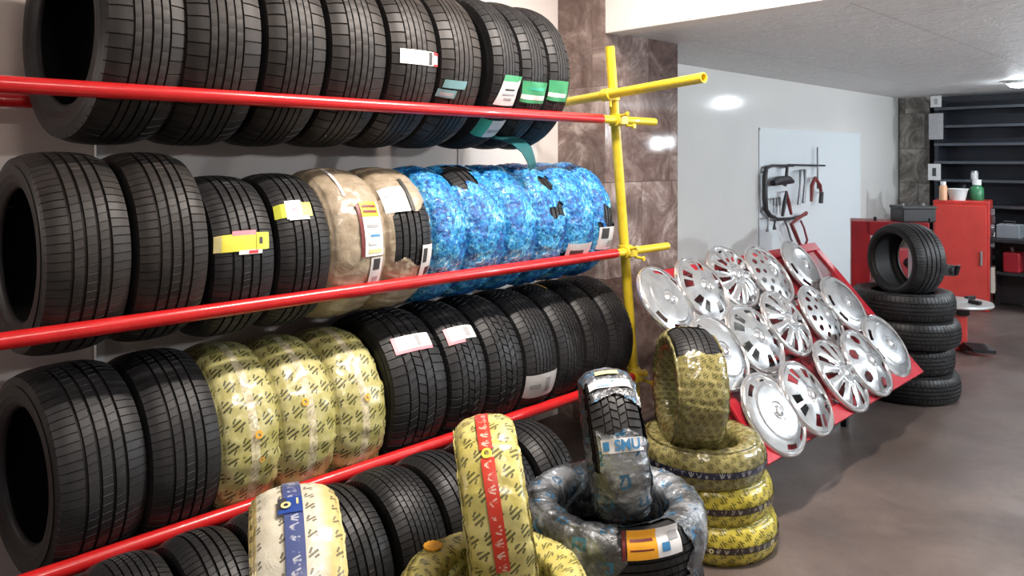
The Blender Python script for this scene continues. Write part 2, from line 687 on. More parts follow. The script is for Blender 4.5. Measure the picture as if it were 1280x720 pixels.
class Tyre:
    def __init__(self, c, R, W, rh, rot, label, group=None, style='touring', dusty=False, carcass=True):
        self.c, self.R, self.W, self.rh, self.rot = Vector(c), R, W, rh, rot
        self.o = thing('car_tyre', label, 'tyre', c, group, rot)
        if carcass:
            for nm, me in tyre_meshes(R, W, rh, style, dusty):
                obj(nm, me, self.o)

    def wrap(self, kind, **kw):
        return obj('wrapping', film_mesh(self.R, self.W, self.rh, M['film_' + kind], **kw), self.o)

    def label(self, corners, cells, off=.004, name='paper_label', skew=0., wob=0.):
        (xa, ya), (xb, yb) = corners         # top-left and bottom-right as seen
        tA, yA = hit(xa, ya, self.c, self.R, self.rot)
        tB, yB = hit(xb, yb, self.c, self.R, self.rot)
        lim = .475 * self.W
        yA, yB = max(-lim, yA), min(lim, yB)
        return obj(name, patch_mesh(name, self.R, self.W, tB, tA, yA, yB, cells, off, skew, wob), self.o)

    def dot(self, px, py, rad, mat, ring=0., off=.009):
        t, y = hit(px, py, self.c, self.R, self.rot)
        return obj('round_sticker', dot_mesh('round_sticker', self.R, self.W, t, y, rad, mat, off, ring), self.o)


# ------------------------------------------------------------------ the room
def wall_paint(name, c1, c2, rough, scale=1.2, spec=.5):
    t = NT(name)
    n = t.noise(t.coord(), scale, 5, .6)
    t.bump(t.noise(t.coord(), 60, 3), .06, .004)
    return t.set(t.mix(t.step(n, .35, .7), c1, c2), rough, 0, spec)


m_wall = wall_paint('pinkish_plaster', (.66, .57, .52), (.73, .64, .59), .6)
m_wall2 = wall_paint('cream_plaster', (.84, .79, .76), (.87, .83, .79), .55)
m_white = wall_paint('glossy_white_tile', (.76, .755, .735), (.80, .79, .77), .12)
m_bulk = wall_paint('white_bulkhead_paint', (.84, .81, .79), (.88, .85, .83), .5)

t = NT('plaster_ceiling')
c = t.coord()
sw = t.noise(t.map(c, (1, 1, 1)), 9, 5, .7, 1.6)
sp = t.n('ShaderNodeSeparateXYZ')
t.put(sp.inputs[0], t.map(c, (1, 1, 1), (.3, .5, 0)))
seam = None
for ax, pitch in ((0, 1.22), (1, 2.44)):
    fr_ = t.m('FRACT', t.m('DIVIDE', sp.outputs[ax], pitch))
    e_ = t.m('MULTIPLY', t.m('MINIMUM', fr_, t.m('SUBTRACT', 1., fr_)), pitch)
    seam = e_ if seam is None else t.m('MINIMUM', seam, e_)
seam = t.step(seam, .001, .007)
t.bump(sw, .6, .03)
m_ceil = t.set(t.mix(seam, (.55, .54, .54), t.mix(t.step(sw, .35, .65), (.76, .755, .745), (.86, .855, .85))), .55)

t = NT('stained_concrete_floor')
c = t.coord()
n1 = t.noise(c, .9, 6, .62, .6)
n2 = t.noise(t.map(c, (1, 1, 1), (4, 7, 0)), 2.3, 6, .65, .8)
n3 = t.noise(c, 26, 4, .6)
base = t.ramp(n1, [(.30, (.052, .041, .037)), (.48, (.098, .074, .064)), (.62, (.138, .107, .093)), (.8, (.19, .165, .15))])
base = t.mix(t.m('MULTIPLY', t.step(n2, .52, .72), .65), base, (.075, .073, .077))
base = t.mix(t.m('MULTIPLY', t.step(n3, .5, .75), .25), base, (.045, .038, .035))
t.bump(n3, .06, .004)
m_floor = t.set(base, t.m('MULTIPLY_ADD', n2, .4, .22), 0, .5)


def slabs(name, sx, sz, cols, rough, off=(0, 0, 0), seam=(.04, .035, .035)):
    """stone slabs in courses on an upright face"""
    t = NT(name)
    c = t.map(t.coord(), (1, 1, 1), off)
    sp = t.n('ShaderNodeSeparateXYZ')
    t.put(sp.inputs[0], c)
    h = t.m('ADD', sp.outputs[0], sp.outputs[1])
    row = t.m('FLOOR', t.m('DIVIDE', sp.outputs[2], sz))
    fz = t.m('FRACT', t.m('DIVIDE', sp.outputs[2], sz))
    hx = t.m('ADD', t.m('DIVIDE', h, sx), t.m('MULTIPLY', row, .43))
    fx = t.m('FRACT', hx)
    col = t.m('FLOOR', hx)
    sm = t.m('MINIMUM', t.m('MULTIPLY', t.m('MINIMUM', fx, t.m('SUBTRACT', 1., fx)), sx), t.m('MULTIPLY', t.m('MINIMUM', fz, t.m('SUBTRACT', 1., fz)), sz))
    wn = t.n('ShaderNodeTexWhiteNoise', noise_dimensions='2D')
    cb = t.n('ShaderNodeCombineXYZ')
    t.put(cb.inputs[0], row)
    t.put(cb.inputs[1], col)
    t.put(wn.inputs['Vector'], cb.outputs[0])
    # every slab shows another stretch of the stone
    c2 = t.n('ShaderNodeVectorMath', operation='ADD')
    t.put(c2.inputs[0], c)
    t.put(c2.inputs[1], wn.outputs['Color'])
    v1 = t.noise(c2.outputs[0], 3.2, 7, .68, 1.8)
    v2 = t.noise(c2.outputs[0], 11, 5, .7, 1.0)
    f = t.m('ADD', t.m('MULTIPLY', v1, .75), t.m('ADD', t.m('MULTIPLY', v2, .2), t.m('MULTIPLY', t.m('SUBTRACT', wn.outputs['Value'], .5), .16)))
    cc = t.ramp(f, cols)
    cc = t.mix(t.step(sm, .001, .004), seam, cc)
    return t.set(cc, rough, 0, .55)


m_marble = slabs('brown_marble_slabs', .56, .60, [(.32, (.085, .052, .046)), (.45, (.17, .115, .10)), (.55, (.27, .20, .18)), (.63, (.46, .38, .35)), (.74, (.70, .64, .61))], .07, (0.1, 0, .28), (.10, .075, .07))
m_stone = slabs('rough_stone_slabs', .55, .45, [(.32, (.08, .072, .062)), (.45, (.22, .20, .175)), (.56, (.42, .39, .355)), (.70, (.66, .63, .59))], .5)

CZ = 2.46                 # low ceiling beyond the bulkhead
ZT = 3.40                 # ceiling over the rack
YB = 3.62                 # bulkhead
YE = 10.6                 # end wall
struct('floor', MB().box((.4, 3.4, -.05), (9.4, 15.2, .1)), m_floor)
yc = t_of(572, 3.3)
struct('wall_left', MB().box((-3.4, (yc - 4) / 2, ZT / 2), (.2, yc + 4, ZT)), m_wall)
struct('wall_left', MB().box((-3.392, (yc + YB) / 2, ZT / 2), (.2, YB - yc, ZT)), m_wall2)
struct('pillar', MB().box((-3.25, (YB + 4.42) / 2, ZT / 2), (.7, .8, ZT)), m_marble, bevel=.004)
struct('wall_white', MB().box((-3.6, (4.42 + YE) / 2, ZT / 2), (.2, YE - 4.42, ZT)), m_white)
struct('wall_back', MB().box((.45, YE + .1, ZT / 2), (8.3, .2, ZT)), simple('dark_wall', (.035, .037, .045), .5, var=.3, vscale=2))
struct('wall_right', MB().box((4.4, 3.3, ZT / 2), (.2, 14.6, ZT)), wall_paint('pale_wall_paint', (.5, .48, .46), (.56, .54, .52), .5))
struct('ceiling_low', MB().box((.5, (YB + .1 + YE) / 2, CZ + .1), (8.2, YE - YB - .1, .2)), m_ceil)
struct('ceiling_high', MB().box((.5, (YB - 4) / 2, ZT + .05), (8.2, YB + 4, .1)), m_bulk)
struct('wall_bulkhead', MB().box((.7, YB + .08, (CZ - .02 + ZT) / 2), (7.2, .16, ZT - CZ + .02)), m_bulk, bevel=.006)
# rough stone column in the far corner
struct('column', MB().box((-3.3, YE - .06, CZ / 2), (.36, .12, CZ)), m_stone)

# big white panel on the white wall
a, b = t_of(948, 3.5), t_of(1075, 3.5)
pn = thing('wall_panel', 'large bluish white panel on the white wall behind the hanging tools', 'panel', (-3.5, (a + b) / 2, 0))
obj('board', MB().box((.004, 0, .98), (.008, b - a, 1.94)).mesh('board', simple('bluish_white_laminate', (.80, .86, .89), .3)), pn, bevel=.003)
mb = MB()
for s_ in (-1, 1):
    mb.box((.005, s_ * ((b - a) / 2 - .012), .98), (.01, .024, 1.95))
mb.box((.005, 0, 1.955), (.01, b - a, .024))
obj('edge_trim', mb.mesh('edge_trim', simple('white_trim', (.78, .83, .86), .4)), pn)

# ------------------------------------------------------------------ tyre rack of scaffold tubes
DR = 2.5
m_red = simple('red_gloss_paint', (.56, .014, .016), .28, 0, .5, .10, 14, .05, .3)
m_redo = simple('red_worn_paint', (.36, .02, .024), .38, 0, .5, .25, 18, .08)
m_yel = simple('yellow_gloss_paint', (.78, .58, .035), .33, 0, .5, .12, 20, .06, .2)
m_dark = simple('dark_steel', (.03, .03, .032), .45, .6, .5, .2, 20)
m_steel = simple('worn_steel', (.36, .36, .37), .35, .9, .5, .2, 20)
Z1, Z2, Z3 = HC + .2084, HC - .513, HC - 1.212
A1, A2, A3 = .34, .285, .285
rack = thing('tyre_rack', 'scaffold tube tyre rack with three red rails and a leaning yellow post', 'rack', (-DR, 1.5, 0))
T0 = -.55


def rp(x, y, z):
    return Vector((x + DR, y - 1.5, z))


for z, a_, xe in ((Z1, A1, 752), (Z2, A2, 770), (Z3, A3, 790)):
    te = t_of(xe, DR)
    obj('rail', MB().tube(rp(-DR, T0, z), rp(-DR, te, z), .025, 24).mesh('rail', m_red, 40), rack)
    obj('rear_rail', MB().tube(rp(-DR - 2 * a_, T0, z), rp(-DR - 2 * a_, 3.35, z), .025, 20).mesh('rear_rail', m_red, 40), rack)
    te2 = t_of({752: 818, 770: 834, 790: 806}[xe], DR)
    obj('rail_end', MB().tube(rp(-DR, te, z), rp(-DR, te2, z), .022, 20, hollow=.8).mesh('rail_end', m_yel, 40), rack)
PT, PB = on_plane_x(762, 58, 2.553), on_plane_x(795, 505, 2.553)
dirp = (PT - PB).normalized()
P0 = PB + dirp * ((0 - PB.z) / dirp.z)
o_ = obj('post', MB().tube(rp(*P0), rp(*PT), .027, 24, hollow=.82).mesh('post', m_yel, 40), rack)


def post_at(z):
    return P0 + (PT - P0) * (z / PT.z)


ta, tb = on_plane_x(700, 129, 2.95), on_plane_x(880, 97, 1.9)
obj('cross_tube', MB().tube(rp(*ta), rp(*tb), .025, 24, hollow=.8).mesh('cross_tube', m_yel, 40), rack)
for k, z in enumerate((Z1, Z2, Z3, (ta.z * .62 + tb.z * .38))):
    p = post_at(z)
    mb = MB()
    q = rp(*p)
    mb.tube(q - Vector((0, 0, .03)), q + Vector((0, 0, .03)), .036, 16)
    if k < 3:
        mb.tube(rp(-DR, p.y - .075, z), rp(-DR, p.y - .015, z), .035, 16)
        mb.box(rp(-DR + .012, p.y - .03, z), (.05, .06, .05))
        mb.tube(rp(-DR + .03, p.y - .06, z + .02), rp(-DR + .085, p.y - .06, z + .03), .008, 8)
        mb.tube(rp(-DR + .02, p.y - .005, z - .03), rp(-DR + .075, p.y + .0, z - .035), .008, 8)
        mb.tube(rp(-DR + .07, p.y - .0, z - .035), rp(-DR + .082, p.y + .0, z - .035), .015, 6)
        mb.tube(rp(-DR + .07, p.y - .06, z + .028), rp(-DR + .082, p.y - .06, z + .03), .015, 6)
    else:
        e = tb - ta
        f_ = (p.x - ta.x) / e.x
        w = ta + e * f_
        mb.tube(rp(*(w - e * .03)), rp(*(w + e * .03)), .035, 16)
        mb.box(rp(*((w + p) / 2)), (.05, .07, .05))
        mb.tube(rp(w.x + .02, w.y, w.z - .01), rp(w.x + .03, w.y - .01, w.z - .07), .009, 8)
    obj('coupler', mb.mesh('coupler', m_yel, 40), rack, bevel=.003)
# near-end frame, off to the side, and uprights at the wall
m_wht = simple('white_paint', (.72, .71, .69), .45)
tw = on_plane_x(131, 182, 3.2)
for y in (T0 + .05,):
    obj('post', MB().tube(rp(-DR - .055, y, 0), rp(-DR - .055, y, 2.3), .027, 20).mesh('post', m_yel, 40), rack)
obj('wall_upright', MB().box(rp(-3.27, tw.y, 1.15), (.03, .03, 2.3)).mesh('wall_upright', m_wht), rack)
obj('wall_upright', MB().box(rp(-3.27, 3.35, 1.15), (.03, .03, 2.3)).mesh('wall_upright', m_wht), rack)
for z, a_ in ((Z1, A1), (Z2, A2), (Z3, A3)):
    mb = MB()
    for y in (tw.y, 3.35):
        mb.box(rp((-DR - 2 * a_ - 3.26) / 2, y, z - .035), (3.26 - DR - 2 * a_ + .05, .03, .03))
    obj('wall_bracket', mb.mesh('wall_bracket', m_dark), rack)


def rack_pose(x0, x1, R, z, a_, gap=.006):
    d = DR + a_ - R
    y0, y1 = t_of(x0, d), t_of(x1, d)
    zc = z + math.sqrt((R + .026) ** 2 - a_ ** 2)
    return (-(DR + a_), (y0 + y1) / 2, zc), (y1 - y0) - gap


def rack_tyre(x0, x1, R, z, a_, label, yaw=0., rh=None, carcass=True, spin=None, **kw):
    c_, W = rack_pose(x0, x1, R, z, a_)
    W = W / 1.012
    rh = rh or R * .64
    rot = RZ(math.radians(yaw))
    return Tyre(c_, R, W, rh, rot, label, carcass=carcass, **kw)


G1, G2, G3, G4 = 'tyres on the top rail', 'tyres on the middle rail', 'tyres on the lowest rail', 'tyres on the floor under the rack'
r1 = [(110, 232, 'bare black tyre at the left end of the top rail, its open side showing'),
      (232, 335, 'second bare black tyre from the left on the top rail'),
      (335, 415, 'third bare black tyre from the left on the top rail'),
      (415, 490, 'fourth bare black tyre from the left on the top rail, before the white label'),
      (490, 553, 'black tyre with white and red paper label on the top rail'),
      (553, 608, 'black tyre with a pale teal label on the top rail'),
      (619, 655, 'black tyre with a long white and green slanting label, top rail'),
      (655, 690, 'black tyre with a broad green label on the top rail'),
      (690, 718, 'last black tyre at the pillar end of the top rail')]
T1 = []
for i, (a, b, l) in enumerate(r1):
    T1.append(rack_tyre(a, b, .375, Z1, A1, l, yaw=(7 if i == 0 else 0), style='ribbed', group=G1, rh=.24, dusty=i < 6))
T1[4].label(((501, 60), (553, 84)), [(0, 1, 0, 1, 'white'), (.12, .62, .2, .8, 'pale'), (.16, .56, .3, .7, 'silver'), (.70, .80, .05, .95, 'ink'), (.84, 1, .78, 1, 'red'), (.84, 1, .0, .16, 'red')])
T1[5].label(((553, 99), (577, 124)), [(.1, 1, .55, 1, 'teal'), (0, .7, 0, .45, 'teal'), (.1, .6, .1, .3, 'grey')], skew=.2)
T1[6].label(((628, 93), (664, 134)), [(0, 1, 0, 1, 'silver'), (0, 1, .80, 1, 'green'), (.2, .7, .5, .56, 'ink'), (.15, .8, .35, .4, 'grey'), (.3, .7, .2, .26, 'grey')], skew=.25)
T1[6].label(((590, 149), (652, 172)), [(0, 1, 0, 1, 'pale'), (0, .36, 0, 1, 'mint'), (.4, .9, .3, .5, 'grey')], name='film_label')
T1[7].label(((657, 101), (692, 131)), [(0, 1, 0, 1, 'green'), (.0, .9, .16, .38, 'silver'), (.2, .85, .6, .75, 'mint')], wob=.002)
T1[8].label(((690, 100), (712, 128)), [(0, .8, 0, 1, 'green'), (.0, .7, .2, .4, 'silver')], wob=.002)
# torn strip of film hanging from the underside
cR = T1[7]
pts = [at_depth(605, 172, 3.62), at_depth(625, 175, 3.60), at_depth(640, 181, 3.58), at_depth(652, 191, 3.57), at_depth(659, 203, 3.57), at_depth(662, 214, 3.58)]
vs, fs = [], []
for i, p in enumerate(pts):
    q = p - cR.c
    wv = Vector((-.02, .085 + .02 * math.sin(i), .022))
    for s_ in (0, 1):
        for d_ in (0, 1):
            vs.append(q + wv * s_ + Vector((.003, 0, .003)) * d_)
for i in range(len(pts) - 1):
    o = i * 4
    for a, b in ((0, 2), (2, 3), (3, 1), (1, 0)):
        fs.append((o + a, o + b, o + 4 + b, o + 4 + a))
fs += [(0, 1, 3, 2), (len(vs) - 4, len(vs) - 2, len(vs) - 1, len(vs) - 3)]
obj('film_tail', MB().add(vs, fs).mesh('film_tail', M['dteal'], 60), cR.o)

# middle rail
T2 = []
for i, (a, b, R, l, st) in enumerate([
        (42, 165, .327, 'wide bare black tyre at the left end of the middle rail', 'touring'),
        (167, 265, .327, 'second wide bare black tyre from the left on the middle rail', 'touring'),
        (267, 350, .297, 'low black tyre with a broad yellow label on the middle rail, before its twin', 'touring'),
        (350, 420, .299, 'low black tyre with a yellow and white label beside the tan wrapped tyre', 'touring')]):
    T2.append(rack_tyre(a, b, R, Z2, A2, l, yaw=(4, 2, 0, 0)[i], style=st, group=G2, dusty=i < 2))
T2[2].label(((264, 293), (338, 314)), [(0, .98, .12, .92, 'yellow'), (.3, .74, .84, 1.06, 'pink'), (.42, .86, -.04, .16, 'white'), (.60, .78, -.02, .12, 'red'), (.74, 1, .14, .94, 'lime'), (0, .12, .14, .9, 'dullyel'), (.80, .86, .4, .7, 'ink')], skew=.1)
T2[3].label(((322, 254), (392, 272)), [(0, 1, .1, .9, 'yellow'), (.28, .72, .0, 1.05, 'white'), (0, .16, .1, .9, 'lime'), (.34, .9, -.08, .12, 'silver'), (.45, .6, .4, .6, 'pink')], skew=.1)
t5 = rack_tyre(420, 487, .303, Z2, A2, 'tan film wrapped tyre with orange and white label on the middle rail', group=G2, style='touring')
t5.wrap('tan', seed=1, wraps=13, amp=.004)
t5.label(((441, 254), (479, 318)), [(.16, 1, 0, 1, 'white'), (.16, .95, .70, 1, 'orange'), (0, .13, 0, .95, 'brown'), (.3, .9, .05, .12, 'dullyel'), (.3, .8, .5, .56, 'grey'), (.4, .85, .34, .38, 'blueink'), (.3, .7, .2, .26, 'pale'), (.25, .85, .78, .82, 'brown'), (.25, .85, .88, .92, 'brown')], off=.011)
t5.label(((461, 322), (475, 352)), [(.1, .9, 0, 1, 'silver'), (.25, .7, .55, .95, 'ink'), (.3, .7, .1, .3, 'grey')], off=.0105, name='printed_strip')
t5.label(((398, 214), (432, 246)), [(.3, .8, 0, 1, 'white'), (.42, .52, .1, .9, 'grey')], off=.0105, name='printed_strip')
t6 = rack_tyre(487, 545, .303, Z2, A2, 'tan film wrapped tyre with bare tread window beside the blue tyres', group=G2, style='touring')
ta_, _ = hit(506, 262, t6.c, t6.R, t6.rot)
tb_, _ = hit(522, 326, t6.c, t6.R, t6.rot)
t6.wrap('tan', seed=2, wraps=13, amp=.004, mask=lambda th, y, r: tb_ < ((th + PI) % (2 * PI) - PI) + .07 * math.sin(40 * y) < ta_ + .9 * y and r > t6.R - .03 and y > -.37 * t6.W)
t6.label(((470, 236), (521, 264)), [(0, .75, 0, 1, 'white'), (.8, .92, 0, 1.4, 'ink'), (.1, .6, .6, .66, 'grey')], off=.0105)
t6.label(((527, 306), (543, 344)), [(0, 1, 0, 1, 'silver'), (.1, .45, .5, .9, 'ink'), (.4, .9, .1, .35, 'ink')], off=.0105, name='printed_strip')
blue = [(545, 587, 'blue film wrapped tyre next to the tan wrapped pair'),
        (587, 637, 'second blue wrapped tyre on the middle rail, torn open along its top'),
        (637, 675, 'third blue wrapped tyre on the middle rail, fully covered'),
        (675, 712, 'blue wrapped tyre with two dark tears in the film, fourth of the blue ones'),
        (712, 747, 'fifth blue wrapped tyre on the middle rail, covered by clean film'),
        (747, 771, 'blue wrapped tyre next to the yellow post, dark tread bare below')]


def tear(ty, *spots):
    sp = []
    for px, py, hw, hh in spots:
        t_, y_ = hit(px, py, ty.c, ty.R, ty.rot)
        sp.append((t_, y_, hw, hh))

    def f(th, y, r):
        if r < ty.R - .035:
            return False
        th = (th + PI) % (2 * PI) - PI
        for t_, y_, hw, hh in sp:
            if ((y - y_) / hw) ** 2 + ((th - t_ - .6 * (y - y_)) * ty.R / hh) ** 2 < 1 + .5 * math.sin(70 * y + 9 * th):
                return True
        return False
    return f


for i, (a, b, l) in enumerate(blue):
    R = (.304, .306, .306, .307, .308, .308)[i]
    ty = rack_tyre(a, b, R, Z2, A2, l, group=G2, style='touring')
    sp = {1: [(572, 216, .085, .10)], 3: [(686, 227, .075, .045), (700, 262, .07, .035)], 5: [(764, 272, .08, .075)], 4: [(722, 316, .09, .025)]}.get(i)
    ty.wrap('blue', seed=10 + i, wraps=11, amp=.006, mask=tear(ty, *sp) if sp else None)
    if i == 5:
        ty.label(((750, 284), (770, 308)), [(0, 1, 0, 1, 'silver'), (.1, .5, .5, .95, 'ink'), (.5, .9, .1, .4, 'grey')], off=.012, name='printed_strip')
    if i == 4:
        ty.label(((712, 305), (735, 320)), [(0, 1, 0, 1, 'silver'), (.1, .6, .2, .6, 'ink')], off=.012, name='printed_strip')

# lowest rail
T3 = []
for i, (a, b, R, l) in enumerate([(50, 180, .327, 'wide bare black tyre at the left end of the lowest rail'),
                                  (182, 280, .325, 'second bare black tyre from the left on the lowest rail, beside yellow wrapped ones')]):
    T3.append(rack_tyre(a, b, R, Z3, A3, l, yaw=(7, 3)[i], style='touring', group=G3))
for i, (a, b, R, l, dp) in enumerate([(281, 355, .318, 'yellow printed film wrapped tyre beside bare black tyres on the lowest rail', (322, 543)),
                                      (355, 425, .314, 'middle one of three yellow printed film wrapped tyres on the lowest rail', (380, 503)),
                                      (425, 487, .312, 'yellow printed film wrapped tyre nearest the pink labelled black tyres, lowest rail', (458, 497))]):
    ty = rack_tyre(a, b, R, Z3, A3, l, group=G3, carcass=False)
    ty.wrap('yellow', seed=20 + i, wraps=12, amp=.005)
    ty.dot(*dp, .0135, 'orange', .5, off=.013)
    if i == 0:
        ty.dot(dp[0] + 4, dp[1] + 30, .009, 'orange', .6, off=.013)
b3 = [(494, 566, 'black tyre with pink edged label, first after the yellow wrapped ones, lowest rail'),
      (566, 615, 'black tyre with pink and grey label, second after the yellow wrapped ones'),
      (615, 660, 'bare black tyre between the pink labelled pair and the low grey label'),
      (660, 702, 'black tyre with a small grey label low on its tread, lowest rail'),
      (702, 736, 'third bare black tyre from the yellow post on the lowest rail'),
      (736, 765, 'second bare black tyre from the yellow post on the lowest rail'),
      (765, 797, 'bare black tyre at the yellow post end of the lowest rail')]
for i, (a, b, l) in enumerate(b3):
    ty = rack_tyre(a, b, .329, Z3, A3, l, style='blocky' if i < 3 else 'fine', group=G3)
    if i == 0:
        ty.label(((487, 424), (541, 430)), [(0, 1, 0, 1, 'white'), (0, 1, -.22, 0, 'pink'), (0, .10, 0, 1, 'pink'), (.56, 1, .08, .92, 'silver'), (.60, .70, .1, .9, 'grey'), (.78, .95, .2, .8, 'pale')], skew=.05)
    if i == 1:
        ty.label(((553, 412), (597, 420)), [(0, 1, 0, 1, 'white'), (0, .55, -.22, .0, 'pink'), (0, .11, 0, 1, 'pink'), (.56, 1, .05, .95, 'pale'), (.62, .8, .15, .85, 'grey')], skew=.05)
    if i == 3:
        ty.label(((661, 472), (701, 486)), [(0, 1, 0, 1, 'pale'), (.55, .7, .2, .8, 'grey'), (.1, .4, .4, .6, 'grey')])
    if i == 4:
        # yellow tag lying on the tread top
        ty.label(((655, 354), (682, 361)), [(0, 1, 0, 1, 'orange'), (.3, .7, .2, .8, 'dullyel')])

# on the floor under the rack
R4 = .26
f4 = [(.60, .80, 'dark bare tyre on the floor at the near end of the row under the rack'),
      (.81, 1.01, 'dark bare tyre on the floor under the rack, second from the near end'),
      (1.02, 1.23, 'dark bare tyre on the floor behind the cream wrapped tyre'),
      (1.25, 1.46, 'dark bare tyre on the floor right beside the cream wrapped tyre'),
      (1.48, 1.69, 'dark ribbed tyre on the floor between the cream tyre and the red striped one'),
      (1.70, 1.90, 'dark bare tyre on the floor just behind the red striped tyre'),
      (1.96, 2.17, 'dark bare tyre on the floor between the red striped tyre and the foil ring'),
      (2.19, 2.40, 'dark bare tyre on the floor behind the silver foil wrapped tyre')]
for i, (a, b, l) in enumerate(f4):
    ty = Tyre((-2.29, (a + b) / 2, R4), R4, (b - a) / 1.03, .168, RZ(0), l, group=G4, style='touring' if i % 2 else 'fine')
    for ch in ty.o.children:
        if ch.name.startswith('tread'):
            ch.data.materials[0] = M['side']  # shade under the rack put into the colour: treads take the darker rubber

# ------------------------------------------------------------------ stacks in front of the rack
FLAT = RX(PI / 2)


def facing(px, extra=0.):
    r = ray(px, HY)
    return math.atan2(-r.y, -r.x) + math.radians(extra)      # +X of the tyre looks at the camera


GA = 'tyres stacked flat in front of the rack'
# the cream wrapped tyre
p = at_depth(369, HY, 1.80)
bx, by = p.x, p.y
for k in range(2):
    Tyre((bx, by, .0725 + k * .145), .28, .142, .19, FLAT @ RY(k * .7), ('black tyre lying flat on the floor under the cream wrapped tyre', 'black tyre lying flat directly under the cream wrapped tyre')[k], GA)
RA = .30
ya = facing(371, 3)
sag = RA - math.sqrt(RA ** 2 - .165 ** 2)
rotA = RZ(ya) @ RX(math.radians(0))
A = Tyre((bx, by, .29 + RA - sag + .012), RA, .195, .19, rotA, 'cream printed film wrapped tyre standing upright with a blue lettered strip', carcass=False)
A.wrap('cream', seed=31, wraps=10, amp=.004)
tA, yA = hit(366, 640, A.c, A.R, A.rot)
obj('blue_strip', patch_mesh('blue_strip', A.R, A.W, tA - .95, tA + .7, -.029, .014, [(0, 1, 0, 1, 'strip_blue')], .012), A.o)
obj('emblem_patch', patch_mesh('emblem_patch', A.R, A.W, tA - .06, tA + .13, -.042, .014, [(0, 1, 0, 1, 'navy'), (0, .35, .25, .95, 'ink'), (.75, .84, .45, .85, 'dullyel')], .0145), A.o)
obj('emblem_ring', dot_mesh('emblem_ring', A.R, A.W, tA + .02, -.024, .0115, 'dullyel', .018, .45), A.o)

# the red striped tyre in a yellow ring
p = at_depth(618, HY, 2.1)
bx, by = p.x, p.y
for k in range(3):
    ty = Tyre((bx, by, .0845 + k * .169), .268, .165, .178, FLAT @ RY(k * 1.1), ('yellow film wrapped tyre flat on the floor, lowest under the red striped tyre',
 'yellow film wrapped tyre flat in the middle of the stack under the red striped tyre',
                                                                             'yellow film wrapped tyre lying flat with orange sticker, around the red striped tyre')[k], GA, carcass=False)
    ty.wrap('yellow_plain', seed=40 + k, wraps=12, amp=.004)
    if k == 2:
        # orange sticker on its upper side
        q = ty.rot.inverted() @ (at_depth(541, 682, 2.22) - ty.c)
        an = math.atan2(q.z, q.x)
        mb = MB()
        qr = max(.205, min(.235, math.hypot(q.x, q.z)))
        cx, cz = qr * math.cos(an), qr * math.sin(an)
        vs = []
        for k2 in range(24):
            rr = .026 * (1 + .12 * (k2 % 2))
            vs.append((cx + rr * math.cos(k2 * PI / 12), 0, cz + rr * math.sin(k2 * PI / 12)))
        sgn = -1 if (ty.rot @ Vector((0, -1, 0))).z > 0 else 1
        vs = [(x, sgn * (.507 * ty.W + .014), z) for x, y, z in vs]
        mb.add(vs + [(x, y - sgn * .004, z) for x, y, z in vs], [tuple(range(24)), tuple(range(24, 48))[::-1]] + [(k2, (k2 + 1) % 24, 24 + (k2 + 1) % 24, 24 + k2) for k2 in range(24)])
        obj('orange_sticker', mb.mesh('orange_sticker', M['orange']), ty.o)
RB = .236
sag = RB - math.sqrt(RB ** 2 - .155 ** 2)
B = Tyre((bx, by, .505 + RB - sag + .014), RB, .160, .150, RZ(facing(618, 4)) @ RX(math.radians(8)), 'yellow film wrapped tyre standing upright with a red lettered strip', carcass=False)
B.wrap('yellow_plain', seed=44, wraps=11, amp=.004)
tB, yB = hit(608, 570, B.c, B.R, B.rot)
obj('red_strip', patch_mesh('red_strip', B.R, B.W, tB + .05, tB + .75, -.02, .016, [(0, 1, 0, 1, 'strip_red')], .012), B.o)
obj('red_strip', patch_mesh('red_strip', B.R, B.W, tB - 1.2, tB - .05, -.02, .016, [(0, 1, 0, 1, 'strip_red')], .012), B.o)
obj('emblem_ring', dot_mesh('emblem_ring', B.R, B.W, tB, -.002, .014, 'yellow', .014, .5), B.o)

# the silver foil tyre in a foil ring on black tyres
p = at_depth(766, HY, 2.56)
bx, by = p.x, p.y
for k in range(2):
    Tyre((bx, by, .085 + k * .17), .305, .166, .19, FLAT @ RY(k), ('black tyre flat on the floor at the bottom of the foil ring stack', 'black tyre lying flat directly under the silver foil ring')[k], GA, style='touring')
ring = Tyre((bx, by, .34 + .091), .31, .178, .20, FLAT, 'silver foil wrapped tyre lying flat with torn window and orange label', GA, style='touring')
ta_, _ = hit(778, 660, ring.c, ring.R, ring.rot)
tb_, _ = hit(862, 640, ring.c, ring.R, ring.rot)
lo, hi = min(ta_, tb_), max(ta_, tb_)
sg = -1 if (ring.rot @ Vector((0, -1, 0))).z > 0 else 1
ring.wrap('foil', seed=50, wraps=9, amp=.006, mask=lambda th, y, r: lo < ((th + PI) % (2 * PI) - PI) + .05 * math.sin(60 * y) < hi and -.056 < y * sg and r > ring.rh + .035)
ty = ring
def ring_patch(x0, y0, x1, y1, cells, name, off=.006):
    a0, q0 = hit(x0, y0, ty.c, ty.R, ty.rot)
    a1, q1 = hit(x1, y1, ty.c, ty.R, ty.rot)
    # across = along the circumference here
    cc = [(v0, v1, u0, u1, m_) for u0, u1, v0, v1, m_ in cells]
    return obj(name, patch_mesh(name, ty.R, ty.W, a0, a1, q1, q0, cc, off), ty.o)
ring_patch(784, 667, 852, 688, [(0, 1, 0, 1, 'white'), (0, .52, .0, 1, 'orange'), (.05, .45, .3, .36, 'brown'), (.05, .45, .6, .68, 'brown'), (-.08, -.02, 0, 1, 'brown'), (.6, .75, .2, .5, 'blueink'), (.75, .95, .55, .8, 'grey')], 'paper_label')
for k, an in enumerate((-.3, .25, .8)):
    a0, q0 = hit(745, 655, ty.c, ty.R, ty.rot)
RC = .242
sag = RC - math.sqrt(RC ** 2 - .18 ** 2)
